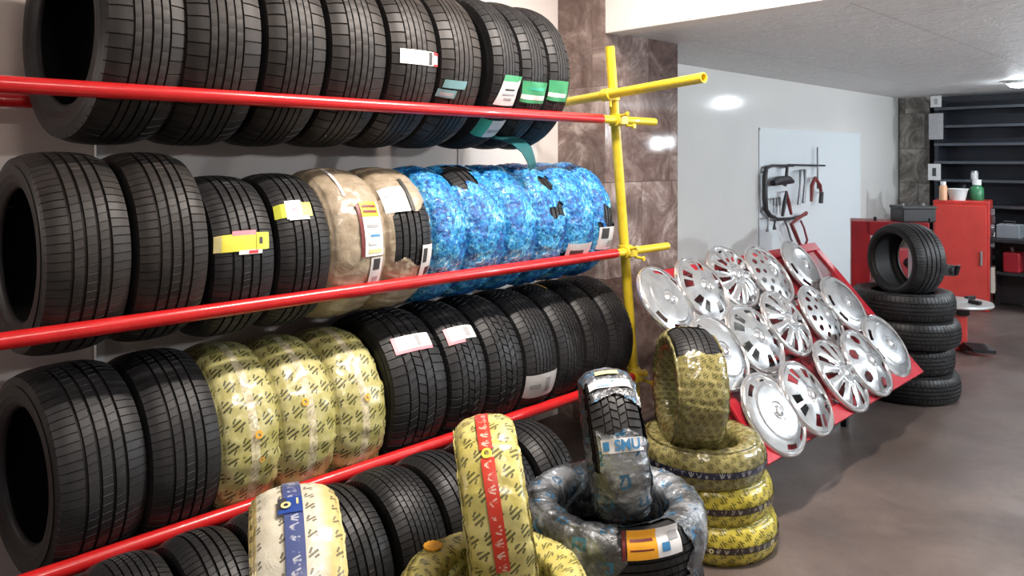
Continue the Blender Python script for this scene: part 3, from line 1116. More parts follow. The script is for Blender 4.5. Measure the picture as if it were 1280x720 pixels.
Ct = Tyre((bx, by, .52 + RC - sag + .012), RC, .165, .155, RZ(facing(766, 8)) @ RX(math.radians(6)), 'silver foil wrapped tyre standing upright with bare tread window', style='blocky')
t0, _ = hit(752, 500, Ct.c, Ct.R, Ct.rot)
t1, _ = hit(765, 541, Ct.c, Ct.R, Ct.rot)
Ct.wrap('foil', seed=55, wraps=8, amp=.006, mask=lambda th, y, r: t1 + .05 * math.sin(50 * y) < ((th + PI) % (2 * PI) - PI) + .8 * y < t0 + .07 * math.sin(35 * y + 1) and r > Ct.R - .045 or (y < -.40 * Ct.W and -.6 < th - t1 < .9 and r > Ct.rh + .03))
t2, _ = hit(768, 557, Ct.c, Ct.R, Ct.rot)
obj('printed_band', patch_mesh('printed_band', Ct.R, Ct.W, t2 - .09, t2 + .08, -.06, .072, [(0, 1, 0, 1, 'silver')], .0095, wob=.002), Ct.o)
obj('lettering', text_mesh('lettering', 'SMU', Ct.R, Ct.W, t2 - .005, .022, .042, 'blueink', .0145), Ct.o)
obj('printed_block', patch_mesh('printed_block', Ct.R, Ct.W, t2 - .055, t2 + .05, -.055, -.036, [(0, 1, 0, 1, 'blueink')], .0135), Ct.o)
t3, _ = hit(752, 484, Ct.c, Ct.R, Ct.rot)
obj('printed_band', patch_mesh('printed_band', Ct.R, Ct.W, t3 - .05, t3 + .12, -.07, .07, [(0, 1, 0, 1, 'silver'), (.2, .5, .15, .3, 'blueink'), (.55, .62, .5, .7, 'teal')], .0095, wob=.002), Ct.o)
obj('tape_strip', patch_mesh('tape_strip', Ct.R, Ct.W, t3 + .24, t3 + .36, -.04, .04, [(0, 1, 0, 1, 'dullyel')], .011), Ct.o)

# the olive wrapped tyre on three gold rings
p = at_depth(886, HY, 3.3)
bx, by = p.x, p.y
for k in range(3):
    jx, jy = (0.01, -.012, -.03)[k], (.012, .010, -.012)[k]
    ty = Tyre((bx + jx, by + jy, .075 + k * .15), .268, .147, .17, FLAT @ RY(k * 1.3),
              ('gold film wrapped tyre at the bottom of the yellow stack, dark strip around it', 'gold film wrapped tyre in the middle of the yellow stack of three', 'yellow film wrapped tyre topping the stack, navy strip around it')[k], GA, carcass=False)
    ty.wrap('gold' if k < 2 else 'olive', seed=60 + k, wraps=10, amp=.004)
    obj('lettered_strip', patch_mesh('lettered_strip', ty.R, ty.W, -PI, PI, -.013, .013, [(0, 1, 0, 1, 'strip_dark' if k < 2 else 'strip_navy')], .0105), ty.o)
    if k < 2:
        for j in range(6):
            obj('emblem_ring', dot_mesh('emblem_ring', ty.R, ty.W, j * PI / 3 + .3 * k, 0, .010, 'dullyel', .013, .45), ty.o)
RD = .258
sag = RD - math.sqrt(RD ** 2 - .155 ** 2)
D = Tyre((bx - .065, by - .06, .44 + RD - sag + .010), RD, .20, .165, RZ(facing(862, 16)) @ RX(math.radians(-2)), 'olive film wrapped tyre standing upright, bare black tread at its top', style='touring')
d0, _ = hit(850, 441, D.c, D.R, D.rot)
D.wrap('olive', seed=65, wraps=11, amp=.004, mask=lambda th, y, r: d0 < ((th + PI) % (2 * PI) - PI) + .04 * math.sin(50 * y) < d0 + .85 and r > D.R - .03)

# ------------------------------------------------------------------ far stack of black tyres
p = at_depth(1128, HY, 5.35)
bx, by = p.x, p.y
GF = 'far stack of black tyres'
fl = ['bottom tyre of the black stack behind the wheel cover stand', 'second tyre from the floor in the black stack', 'third tyre from the floor in the black stack', 'fourth tyre of the black stack, the upright tyre stands on it']
for k in range(4):
    ty = Tyre((bx + (.02, -.01, .03, 0)[k], by + (0, .02, -.01, 0)[k], .0925 + k * .185), (.345, .335, .34, .335)[k], .182, .205, FLAT @ RY(k), fl[k], GF)
    for ch in ty.o.children:
        if ch.name.startswith('tread'):
            ch.data.materials[0] = M['side']
RF = .262
sag = RF - math.sqrt(RF ** 2 - .165 ** 2)
Tyre((bx + .02, by, .74 + RF - sag + .006), RF, .255, .182, RZ(math.radians(-30)), 'bare black tyre standing upright on the far black stack', None)

# ------------------------------------------------------------------ wheel cover stand
BL, BR = Vector((-1.61, t_of(960, 1.61), HC - 1.385)), Vector((-1.61, t_of(1154, 1.61), HC - 1.385))
TL, TR = Vector((-2.38, 3.30, HC - .618)), Vector((-2.38, 5.42, HC - .618))
org = (BL + BR) / 2
org.z = 0
stand = thing('display_stand', 'red sloping display stand covered with silver wheel covers', 'stand', org)
ex, ey = (BR - BL), (TL - BL)
nb = (ex.cross(ey)).normalized()


def bp(u, v, h=0.):
    return BL + ex * u + ey * v + nb * h


mb = MB()
g = [bp(0, 0), bp(1, 0), bp(1, 1), bp(0, 1)]
mb.hexa([q - nb * .03 - org for q in g] + [q - nb * .008 - org for q in g])
m_pan = NT('red_panel_paint')
cc = m_pan.noise(m_pan.coord(), 5, 4)
m_pan = m_pan.set(m_pan.mix(m_pan.step(cc, .45, .62), (.10, .006, .010), (.34, .014, .022)), .4)
obj('board', mb.mesh('board', m_pan), stand)
for u0, u1, v0, v1 in ((0, 1, 0, .075), (0, 1, .94, 1), (0, .035, .075, .94), (.965, 1, .075, .94)):
    g = [bp(u0, v0), bp(u1, v0), bp(u1, v1), bp(u0, v1)]
    obj('frame_bar', MB().hexa([q - nb * .04 - org for q in g] + [q + nb * .006 - org for q in g]).mesh('frame_bar', simple('red_frame_paint', (.40, .014, .026), .35, var=.1)), stand, bevel=.004)
m_gsheet = simple('grey_sheet', (.40, .41, .41), .55, var=.12, vscale=20)
for u0, u1, v0, v1 in ((.05, .34, .40, .78), (.14, .27, .24, .38), (.40, .60, .62, .85)):
    g = [bp(u0, v0), bp(u1, v0), bp(u1, v1), bp(u0, v1)]
    obj('backing_sheet', MB().hexa([q - nb * .009 - org for q in g] + [q - nb * .003 - org for q in g]).mesh('backing_sheet', m_gsheet), stand)
g = [bp(.04, .08), bp(.36, .08), bp(.36, .22), bp(.04, .22)]
obj('backing_sheet', MB().hexa([q - nb * .009 - org for q in g] + [q - nb * .004 - org for q in g]).mesh('backing_sheet', m_dark), stand)
for v_ in (.36, .66):
    g = [bp(.03, v_), bp(.97, v_), bp(.97, v_ + .015), bp(.03, v_ + .015)]
    obj('ledge', MB().hexa([q - nb * .01 - org for q in g] + [q + nb * .008 - org for q in g]).mesh('ledge', m_dark), stand)
for u in (.10, .72):
    for v in (.34, .92):
        q = bp(u, v, -.03)
        obj('leg', MB().box((q.x - org.x, q.y - org.y, (q.z - .02) / 2), (.035, .035, q.z - .02)).mesh('leg', m_dark), stand)
for u in (.10, .72):
    q0, q1 = bp(u, .34, -.03), bp(u, .92, -.03)
    obj('brace', MB().tube((q0.x - org.x, q0.y - org.y, .10), (q1.x - org.x, q1.y - org.y, .10), .014, 8).mesh('brace', m_dark), stand)

t = NT('silver_plastic')
nz = t.noise(t.coord(), 20, 3)
m_silver = t.set(t.mix(t.step(nz, .4, .6), (.54, .56, .58), (.66, .68, .69)), .18, .75, .5, .2, .05)
m_chrome = simple('bright_chrome', (.84, .85, .87), .12, .85, .5)
m_hole = simple('dark_slot', (.015, .015, .016), .5)


def cover_meshes(kind, R):
    """silver wheel cover, flat side down, dome towards +Z"""
    key = ('cover', kind, R)
    if key in _cache:
        return _cache[key]
    nr, nt = 34, 180
    ri, ro = .0, .90

    def open_(r, a):
        q = a / (2 * PI)
        if kind == 'plain':
            s_ = (q * 8) % 1
            return .74 < r < .85 and .22 < s_ < .78 and int(q * 8) % 4 in (0, 1)
        if kind == 'turbine':
            s_ = (q * 12 + r * .7) % 1
            return .40 < r < .80 and s_ < .34 * (.4 + r)
        if kind == 'spoke':
            s_ = (q * 10) % 1
            return .36 < r < .84 and abs(s_ - .5) < .10 + .16 * (r - .3)
        if kind == 'holes':
            for rr, n_, s_, ph in ((.72, 14, .085, 0), (.46, 8, .07, .5)):
                k = round(q * n_ - ph) + ph
                aa = (k / n_) * 2 * PI
                if (r * math.cos(a) - rr * math.cos(aa)) ** 2 + (r * math.sin(a) - rr * math.sin(aa)) ** 2 < s_ ** 2:
                    return True
            return False
        if kind == 'star':
            k = round(q * 6)
            aa = k / 6 * 2 * PI
            return ((r * math.cos(a) - .66 * math.cos(aa)) / .15) ** 2 + ((r * math.sin(a) - .66 * math.sin(aa)) / .15) ** 2 < 1
        if kind == 'triple':
            s_ = (q * 5) % 1
            return .50 < r < .80 and .2 < s_ < .8 and not (.44 < s_ < .56)
        return False

    def hgt(r, a):
        q = a / (2 * PI)
        h = .040 * (1 - r ** 2.4)
        if kind in ('spoke', 'turbine'):
            n_ = 10 if kind == 'spoke' else 12
            s_ = (q * n_ + (0 if kind == 'spoke' else r * .7)) % 1
            h += .006 * math.cos(2 * PI * s_) * (1 if .3 < r < .85 else 0)
        if kind == 'plain':
            h = .030 * (1 - r ** 4) + (.004 if r < .66 else 0)
        if kind == 'star':
            h += .007 * math.cos(6 * a) * max(0, r - .2) * -1
        if kind == 'triple':
            h += .006 * math.cos(5 * a) * max(0, r - .2) * -1.2
        if .16 < r < .22:
            h -= .005
        return h
    vs, fs = [], []
    rs = [ri + (ro - ri) * (i + (0 if i else .15)) / nr for i in range(nr + 1)]
    for r in rs:
        for k in range(nt):
            a = 2 * PI * k / nt
            vs.append((R * r * math.cos(a), R * r * math.sin(a), hgt(r, a)))
    o = len(vs)
    for r in rs:
        for k in range(nt):
            a = 2 * PI * k / nt
            vs.append((R * r * math.cos(a), R * r * math.sin(a), hgt(r, a) - .004))
    cell = {}
    for i in range(nr):
        for k in range(nt):
            cell[i, k] = not open_((rs[i] + rs[i + 1]) / 2, 2 * PI * (k + .5) / nt)
    for i in range(nr):
        for k in range(nt):
            if not cell[i, k]:
                continue
            k2 = (k + 1) % nt
            p = (i * nt + k, i * nt + k2, (i + 1) * nt + k2, (i + 1) * nt + k)
            fs.append((p[0], p[3], p[2], p[1]))
            fs.append(tuple(o + x for x in p))
            if i + 1 < nr and not cell[i + 1, k]:
                fs.append((p[3], o + p[3], o + p[2], p[2]))
            if i > 0 and not cell[i - 1, k]:
                fs.append((p[1], o + p[1], o + p[0], p[0]))
            if not cell[i, k2]:
                fs.append((p[2], o + p[2], o + p[1], p[1]))
            if not cell[i, (k - 1) % nt]:
                fs.append((p[0], o + p[0], o + p[3], p[3]))
    mb = MB()
    mb.add(vs, fs)
    out = [('face', mb.mesh('face', m_silver, 35))]
    pr = [(R * .885, .004), (R * .90, .010), (R * .93, .016), (R * .97, .013), (R, .0), (R * .99, -.008), (R * .93, -.010), (R * .90, -.004)]
    m2 = MB()
    m2.lathe(pr, 120, closed=True)
    out.append(('rim', m2.mesh('rim', m_chrome, 50)))
    m3 = MB()
    hz = hgt(.0, 0)
    m3.lathe([(.0005, hz + .009), (R * .07, hz + .008), (R * .13, hz + .004), (R * .15, hz - .003)], 48)
    out.append(('centre_cap', m3.mesh('centre_cap', m_chrome, 50)))
    m4 = MB()
    for k in range(6):
        a = k * PI / 3 + .2
        m4.tube((R * .80 * math.cos(a), R * .80 * math.sin(a), -.012), (R * .80 * math.cos(a), R * .80 * math.sin(a), .004), .008, 8)
    out.append(('clip', m4.mesh('clip', m_hole)))
    _cache[key] = out
    return out


covers = [
    (833, 376, 'plain', .195, 10, 'smooth silver wheel cover at the top left corner of the stand, beside the yellow post'),
    (878, 361, 'triple', .19, 40, 'silver wheel cover with few slots in the top row, second from the yellow post'),
    (916, 346, 'turbine', .20, 70, 'silver wheel cover with dark edge slots in the top row, third from the yellow post'),
    (962, 343, 'holes', .20, 15, 'silver wheel cover full of small round holes in the top row'),
    (1003, 334, 'plain', .195, 160, 'smooth white silver wheel cover at the far end of the top row, under the tools'),
    (899, 441, 'plain', .195, 100, 'smooth silver wheel cover in the middle row, half behind the olive tyre'),
    (944, 424, 'triple', .20, 20, 'silver wheel cover with shallow spokes in the middle row, second from the olive tyre'),
    (983, 404, 'spoke', .20, 45, 'silver wheel cover with many thin spokes in the middle row'),
    (1027, 395, 'holes', .20, 80, 'silver wheel cover with dark round holes in the middle row'),
    (1055, 380, 'plain', .195, 140, 'smooth grey wheel cover at the far end of the middle row, nearest the black stack'),
    (967, 517, 'plain', .20, 55, 'smooth silver wheel cover at the lower near corner of the stand'),
    (1008, 497, 'triple', .19, 80, 'silver wheel cover with a hollow in its face, second along the bottom row'),
    (1051, 469, 'spoke', .21, 12, 'silver wheel cover with wide fanned spokes in the bottom row'),
    (1083, 453, 'star', .20, 30, 'silver wheel cover with large dark holes in the bottom row, beside the fanned one'),
    (1108, 432, 'plain', .205, 120, 'smooth silver wheel cover at the far end of the bottom row'),
]
row_h = []
for i, (px, py, kd, R, spin, l) in enumerate(covers):
    r = ray(px, py)
    o0 = Vector((0, 0, HC))
    lift = .042 + (.024 if i % 2 else 0.)
    tt = ((BL + nb * lift) - o0).dot(nb) / r.dot(nb)
    p = o0 + r * tt
    rot = nb.to_track_quat('Z', 'Y').to_matrix()
    tilt = Matrix.Rotation(math.radians(8 + 1.5 * (i % 3)), 3, Vector((0, 1, 0))) @ Matrix.Rotation(math.radians((-3, 2, 4, -2)[i % 4]), 3, Vector((1, 0, 0)))
    R = R * 1.04
    root = thing('wheel_cover', l, 'wheel cover', p, 'wheel covers on the red stand', tilt @ rot @ RZ(math.radians(spin)))
    for nm, me in cover_meshes(kd, R):
        obj(nm, me, root)

# ------------------------------------------------------------------ tool holder on the white panel
m_tool = simple('tool_steel', (.22, .22, .23), .35, .8)
m_grip = simple('tool_grip', (.035, .035, .04), .5)
m_rgrip = simple('red_tool_grip', (.22, .03, .03), .45)
DW = 3.44


def wp(px, py, d=DW):
    return on_plane_x(px, py, d)


hold = thing('tool_holder', 'black bent frame tool holder fixed on the white panel', 'tool holder', wp(975, 240, 3.47))
hc = hold.location.copy()
path = [(992, 207), (965, 207), (958, 210), (956, 220), (956, 245), (957, 262), (962, 269), (972, 274), (990, 273), (1008, 268)]
mb = MB().path([wp(*q) - hc for q in path], [.012, .014, .02, .026, .028, .026, .022, .016, .014, .012], 10)
obj('frame', mb.mesh('frame', m_grip, 60), hold)
obj('hook_bar', MB().tube(wp(985, 206) - hc, wp(1031, 207) - hc, .010, 10).mesh('hook_bar', m_grip, 60), hold)
obj('rod', MB().tube(wp(1022, 184) - hc, wp(1022, 236) - hc, .010, 10).mesh('rod', m_tool, 60), hold)
for q in ((956, 215), (957, 260), (1005, 269)):
    obj('mount', MB().tube(wp(*q) - hc, wp(*q, 3.5) - hc, .014, 10).mesh('mount', m_grip, 60), hold)


def hang(name, label, cat, pts, r, mat, head=None, group='hand tools on the holder', dd=.03):
    pg = wp(*pts[0], DW - dd - .02) - hc
    obj('peg', MB().tube(pg, wp(*pts[0], 3.492) - hc, .006, 8).mesh('peg', m_tool, 60), hold)
    a = wp(*pts[0], DW - dd)
    o = thing(name, label, cat, a, group)
    obj('handle', MB().path([wp(*q, DW - dd) - a for q in pts], r, 10).mesh('handle', mat, 60), o)
    if head:
        hp, hr, hm = head
        mb = MB()
        mb.path([wp(*q, DW - dd) - a for q in hp], hr, 10)
        obj('head', mb.mesh('head', hm, 60), o)
    return o


hang('impact_wrench', 'dark pistol shaped air wrench hanging below the top bar of the holder', 'wrench', [(984, 209), (983, 222), (981, 232)], [.014, .018, .02], m_grip, ([(966, 229), (972, 226), (985, 225), (991, 227)], [.03, .045, .045, .02], m_grip))
hang('pliers', 'dark long nosed pliers hanging in the middle of the holder', 'pliers', [(983, 239), (981, 252), (978, 270)], [.012, .02, .016], m_grip, ([(983, 239), (986, 254), (989, 268)], [.012, .02, .014], m_rgrip))
hang('spanner', 'long steel spanner hanging right of the pliers, first of two', 'spanner', [(1001, 213), (1000, 232), (998, 256)], [.018, .009, .016], m_tool)
hang('spanner', 'long steel spanner hanging second to the right of the pliers', 'spanner', [(1006, 212), (1006, 230), (1004, 254)], [.018, .009, .018], m_tool)
hang('pliers', 'red gripped pliers hanging below the thin rod', 'pliers', [(1019, 222), (1015, 232), (1014, 252)], [.016, .022, .014], m_rgrip, ([(1019, 222), (1025, 232), (1026, 240)], [.016, .02, .014], m_rgrip))
hang('torch', 'short black torch hanging at the right edge of the holder', 'torch', [(1027, 240), (1026, 254)], [.022, .024], m_grip, ([(1027, 236), (1027, 240)], [.010, .012], m_tool))
for k, (x, y0, y1, w) in enumerate(((967, 248, 266, 'leftmost'), (971, 248, 268, 'second'), (975, 247, 267, 'third'))):
    hang('screwdriver', 'thin steel screwdriver standing in the holder, %s of the three' % w, 'screwdriver', [(x, y0), (x, (y0 + y1) / 2)], [.010, .010], m_tool, ([(x, (y0 + y1) / 2), (x, y1)], [.004, .003], m_tool), dd=.03)
hang('spanner', 'small steel spanner hanging under the left end of the holder', 'spanner', [(961, 272), (960, 281), (959, 290)], [.012, .008, .016], m_tool)
hang('spanner', 'small dark spanner with round end under the holder, next to the leftmost', 'spanner', [(969, 274), (968, 281), (968, 287)], [.010, .010, .020], m_grip)
obj('peg', MB().tube(wp(1001, 276, 3.38) - hc, wp(1001, 276, 3.492) - hc, .006, 8).mesh('peg', m_tool, 60), hold)
hose = thing('air_hose', 'dark red looped hose hanging from the bottom of the holder', 'hose', wp(985, 275, 3.40))
q0 = hose.location.copy()
obj('loop', MB().path([wp(*q, 3.40) - q0 for q in ((980, 274), (984, 283), (988, 297), (993, 308))], .010, 8).mesh('loop', m_tool, 60), hose)
obj('loop', MB().path([wp(*q, 3.39) - q0 for q in ((1008, 266), (996, 274), (989, 280), (994, 292), (1000, 306), (1006, 308), (1009, 300), (1005, 285), (1001, 276))], [.018, .018, .02, .02, .018, .016, .012, .010, .010], 8).mesh('loop', m_rgrip, 60), hose)

# ------------------------------------------------------------------ workshop end
Fw = Vector((-S, C, 0))
Rt = Vector((C, S, 0))
m_mred = simple('machine_red', (.48, .035, .028), .35, 0, .5, .12, 6, .03, .2)
m_mred2 = simple('machine_dark_red', (.33, .012, .018), .4, 0, .5, .12, 6)
m_blk = simple('black_plastic', (.018, .019, .022), .4)
m_wpl = simple('white_plastic', (.68, .70, .70), .4)

# red portal frame behind the far stack
p = at_depth(1064, HY, 5.95)
p.z = 0
rotc = Matrix((Rt, Fw, Vector((0, 0, 1)))).transposed()
fr = thing('machine_frame', 'dark red upright machine frame behind the far black tyre stack', 'machine', p, None, rotc @ RZ(math.radians(-23)))
k = 5.95 / F
zt = HC - (276 - HY) * k
wide = 86 * k
obj('column', MB().box((.07, .16, zt / 2), (.14, .32, zt)).mesh('column', m_mred2), fr, bevel=.008)
obj('column', MB().box((wide - .06, .16, zt / 2), (.12, .32, zt)).mesh('column', m_mred2), fr, bevel=.008)
obj('top_beam', MB().box((wide / 2, .16, zt - .055), (wide - .2, .32, .11)).mesh('top_beam', m_mred2), fr, bevel=.008)
obj('base_plate', MB().box((wide / 2, .16, .05), (wide - .18, .32, .1)).mesh('base_plate', m_mred2), fr, bevel=.008)
obj('shelf', MB().box((wide / 2, .16, .60), (wide - .2, .30, .03)).mesh('shelf', m_mred2), fr)
for q, dx in enumerate((.22, .70)):
    obj('bolt', MB().tube((dx * .8, .1, zt), (dx * .8, .1, zt + .03), .012, 6).mesh('bolt', m_dark), fr)
w = rotc @ RZ(math.radians(-23)) @ Vector((.20, .12, .615)) + p
bt = thing('spray_bottle', 'white bottle with a green band inside the dark red machine frame', 'bottle', w, None)
obj('body', MB().lathe([(.0, 0), (.05, 0), (.052, .01), (.052, .26), (.04, .30), (.018, .33), (.018, .35), (.0, .35)], 24).mesh('body', m_wpl, 40), bt)
obj('green_band', MB().lathe([(.0535, .10), (.0535, .16)], 24).mesh('green_band', M['lime'], 40), bt)
obj('cap', MB().lathe([(.0, .40), (.02, .395), (.022, .35)], 16).mesh('cap', simple('cap_green', (.1, .3, .06), .4), 40), bt)
w = rotc @ RZ(math.radians(-23)) @ Vector((wide - .10, .16, zt)) + p
bt = thing('battery', 'black box lying on the dark red machine frame beside the upright tyre', 'box', w, None, rotc)
obj('case', MB().box((0, 0, .05), (.26, .2, .10)).mesh('case', m_blk), bt, bevel=.008)
obj('lid', MB().box((0, 0, .112), (.27, .21, .025)).mesh('lid', m_blk), bt, bevel=.006)
for s_ in (-1, 1):
    obj('terminal', MB().tube((s_ * .08, 0, .12), (s_ * .08, 0, .14), .012, 8).mesh('terminal', m_steel), bt)

# tyre changer
p = at_depth(1184, HY, 6.5)
p.z = 0
tc = thing('tyre_changer', 'red tyre changing machine with grey round turntable and black arm', 'machine', p, None, rotc)
k = 6.5 / F
ht = HC - (378 - HY) * k
hb = ht - .09
obj('body', MB().box((-.06, .25, hb / 2), (.46, .55, hb)).mesh('body', m_mred), tc, bevel=.02)
obj('turntable', MB().lathe([(.0, 0), (.26, 0), (.275, .012), (.27, .03), (.10, .036), (.09, .05), (.0, .05)], 40, (.12, .05, ht - .03)).mesh('turntable', simple('grey_turntable', (.50, .51, .50), .35, .3), 40), tc)
mb = MB()
for q in range(4):
    a = q * PI / 2 + .4
    mb.box((.12 + .16 * math.cos(a), .05 + .16 * math.sin(a), ht + .02), (.10, .04, .03), RZ(a))
obj('jaw', mb.mesh('jaw', m_dark), tc, bevel=.004)
obj('hub', MB().tube((.12, .05, hb - .02), (.12, .05, ht - .02), .09, 20).mesh('hub', m_dark, 40), tc)
za = HC - (339 - HY) * k
obj('arm_column', MB().box((-.18, .42, (za + .15) / 2), (.12, .12, za + .15)).mesh('arm_column', m_mred2), tc, bevel=.01)
mb = MB()
mb.path([(-.18, .42, za + .02), (-.10, .30, za + .03), (.0, .12, za), (.08, .02, za)], [.045, .05, .055, .05], 10)
mb.box((.03, .06, za), (.16, .09, .08))
obj('arm', mb.mesh('arm', m_blk, 40), tc, bevel=.006)
obj('arm_grip', MB().tube((.09, .02, za - .03), (.10, .0, za + .05), .018, 10).mesh('arm_grip', m_blk, 40), tc)
zp = HC - (430 - HY) * k
mb = MB()
mb.hexa([Vector((.10, -.20, .03)), Vector((.26, -.26, .03)), Vector((.26, -.12, .05)), Vector((.10, -.05, .05)), Vector((.10, -.20, .06)), Vector((.26, -.26, .06)), Vector((.26, -.12, .085)), Vector((.10, -.05, .085))])
mb.box((.12, -.05, .04), (.06, .14, .04))
obj('pedal', mb.mesh('pedal', m_blk), tc)

# red cabinet
p = at_depth(1201, HY, 8.25)
p.z = 0
k = 8.25 / F
hc_ = HC - (251 - HY) * k
cb = thing('tool_cabinet', 'tall bright red metal cabinet in front of the dark shelving', 'cabinet', p, None, rotc @ RZ(math.radians(-36)))
wq = 60 * k * 1.02
obj('body', MB().box((0, .25, hc_ / 2), (wq, .5, hc_)).mesh('body', m_mred), cb, bevel=.012)
obj('door', MB().box((-.005, -.008, hc_ / 2 + .02), (wq - .05, .018, hc_ - .14)).mesh('door', simple('machine_red_door', (.55, .055, .045), .35, 0, .5, .1, 5)), cb, bevel=.004)
dr = [x for x in cb.children if x.name.startswith('door')][0]
obj('handle', MB().tube((wq * .36, -.03, hc_ * .42), (wq * .36, -.03, hc_ * .55), .012, 8).mesh('handle', m_steel, 40), dr)
mb = MB()
for q in range(5):
    mb.box((wq / 2 + .02, .12 + .07 * (q % 2), hc_ - .12 - q * .09), (.035, .06, .07), RX(.3 * q))
obj('side_hooks', mb.mesh('side_hooks', m_steel), cb, bevel=.004)
obj('side_pocket', MB().box((wq / 2 + .02, .2, hc_ * .28), (.04, .22, .28)).mesh('side_pocket', simple('cream_pocket', (.5, .44, .38), .5)), cb, bevel=.004)


def on_cab(px, dy=.12):
    q = at_depth(px, HY, 8.25 + dy)
    q.z = hc_
    return q


tb_ = thing('plastic_tub', 'white plastic tub on top of the red cabinet', 'tub', on_cab(1197))
obj('tub', MB().lathe([(.0, 0), (.075, 0), (.10, .12), (.108, .12), (.108, .13), (.094, .13), (.07, .012), (.0, .012)], 28).mesh('tub', m_wpl, 40), tb_)
gb = thing('oil_bottle', 'green bottle with white cap on top of the red cabinet', 'bottle', on_cab(1221))
obj('body', MB().lathe([(.0, 0), (.065, 0), (.07, .01), (.07, .13), (.045, .16), (.03, .17)], 24).mesh('body', simple('green_plastic', (.03, .16, .07), .3), 40), gb)
obj('cap', MB().lathe([(.033, .17), (.045, .17), (.045, .23), (.0, .23)], 20).mesh('cap', m_wpl, 40), gb)
ob = thing('spray_can', 'orange and white can at the left edge of the red cabinet top', 'can', on_cab(1179))
obj('body', MB().lathe([(.0, 0), (.04, 0), (.04, .15), (.03, .17), (.0, .17)], 20).mesh('body', simple('can_orange', (.65, .35, .2), .35), 40), ob)
obj('cap', MB().lathe([(.028, .17), (.028, .21), (.0, .21)], 16).mesh('cap', m_wpl, 40), ob)
oc = thing('spray_can', 'small dark can between the tub and the green bottle', 'can', on_cab(1205, .2))
obj('body', MB().lathe([(.0, 0), (.03, 0), (.03, .12), (.02, .14), (.0, .14)], 20).mesh('body', m_blk, 40), oc)
obj('cap', MB().lathe([(.018, .14), (.018, .17), (.0, .17)], 16).mesh('cap', m_dark, 40), oc)

# dark shelving along the end wall
m_shelf = simple('dark_blue_shelf', (.022, .025, .034), .4, .3)
m_edge = simple('shelf_edge_steel', (.11, .12, .14), .35, .7)
x0 = -2.98
sh = thing('metal_shelving', 'dark metal shelving with pale edges covering the end wall', 'shelving', ((x0 + 1.2) / 2, YE - .22, 0))
L = 1.2 - x0
for s_ in (-1, -.33, .33, 1):
    obj('upright', MB().box((s_ * (L / 2 - .02), 0, 1.2), (.04, .36, 2.4)).mesh('upright', m_shelf), sh)
for q, z in enumerate((.15, .5, .80, 1.10, 1.40, 1.62, 1.84, 2.06, 2.28)):
    s1 = obj('shelf', MB().box((0, 0, z), (L, .38, .02)).mesh('shelf', m_shelf), sh)
    obj('front_edge', MB().box((0, -.195, z), (L, .012, .032)).mesh('front_edge', m_edge), s1)
obj('back_panel', MB().box((0, .19, 1.2), (L, .01, 2.36)).mesh('back_panel', m_shelf), sh)
gs = 'small parts on the dark shelving'
items = [(1160, 2.29, .09, .11, 'white', 'white carton on the topmost shelf next to the stone column', 'carton'),
         (1218, 1.41, .04, .10, 'pale', 'thin pale tin on a middle shelf above the green bottle', 'tin')]
for px, z, w_, h_, mt, l, nm in items[1:]:
    r = ray(px, HY)
    q = Vector((0, 0, HC)) + r * ((YE - .30) / r.y)
    q.z = z
    o = thing(nm, l, nm, q, gs)
    obj('body', MB().lathe([(.0, 0), (w_, 0), (w_, h_), (w_ * .9, h_ + .005), (.0, h_ + .005)], 20).mesh('body', M[mt], 40), o)
    obj('lid', MB().lathe([(w_ * 1.04, h_ - .01), (w_ * 1.04, h_ + .01), (0, h_ + .01)], 20).mesh('lid', m_steel, 40), o)
# notices on the stone column edge
for px, py, w_, h_, l, sm in ((1170, 158, .16, .32, 'grey notice sheet hanging beside the stone column', 'grey'), (1170, 122, .12, .14, 'small pale notice high beside the stone column', 'pale'), (1168, 215, .14, .20, 'pale notice with a dark figure low beside the stone column', 'pale')):
    r = ray(px, py)
    q = Vector((0, 0, HC)) + r * ((YE - .455) / r.y)
    q.z = min(q.z, CZ - h_ / 2 - .02)
    o = thing('notice', l, 'notice', q, 'notices beside the column')
    obj('sheet', MB().box((0, 0, 0), (w_, .012, h_)).mesh('sheet', M[sm]), o)
    obj('print', MB().box((0, -.007, 0), (w_ * .3, .004, h_ * .5)).mesh('print', M['ink' if 'figure' in l else 'grey']), o)
    obj('backing', MB().box((0, .03, 0), (w_ * .8, .05, h_ * .9)).mesh('backing', m_blk), o)

# low dark bench with odds and ends at the right
r = ray(1268, HY)
q = r * ((YE - 1.0) / r.y)
wb = thing('workbench', 'low black workbench beside the red cabinet', 'bench', (q.x + .30, YE - .95, 0))
obj('top', MB().box((0, 0, .78), (1.1, .5, .04)).mesh('top', m_blk), wb, bevel=.004)
obj('lower_shelf', MB().box((0, .02, .42), (1.02, .42, .03)).mesh('lower_shelf', m_blk), wb)
obj('back_panel', MB().box((0, .23, .40), (1.02, .02, .72)).mesh('back_panel', m_blk), wb)
for sx in (-1, 1):
    for sy in (-1, 1):
        obj('leg', MB().box((sx * .51, sy * .21, .38), (.05, .05, .76)).mesh('leg', m_blk), wb)
gx = thing('grey_case', 'grey case on top of the black workbench', 'case', (wb.location.x - .34, YE - 1.0, .80))
obj('case', MB().box((0, 0, .075), (.22, .2, .15)).mesh('case', simple('grey_blue_case', (.18, .20, .22), .45)), gx, bevel=.01)
obj('handle', MB().path([(-.05, -.02, .15), (-.05, -.02, .18), (.05, -.02, .18), (.05, -.02, .15)], .008, 8).mesh('handle', m_blk), gx)
rd = thing('fuel_can', 'red can on the lower shelf of the black workbench', 'can', (wb.location.x - .30, YE - 1.02, .435))
obj('body', MB().box((0, 0, .11), (.16, .24, .22)).mesh('body', simple('can_red', (.28, .012, .02), .3)), rd, bevel=.02)
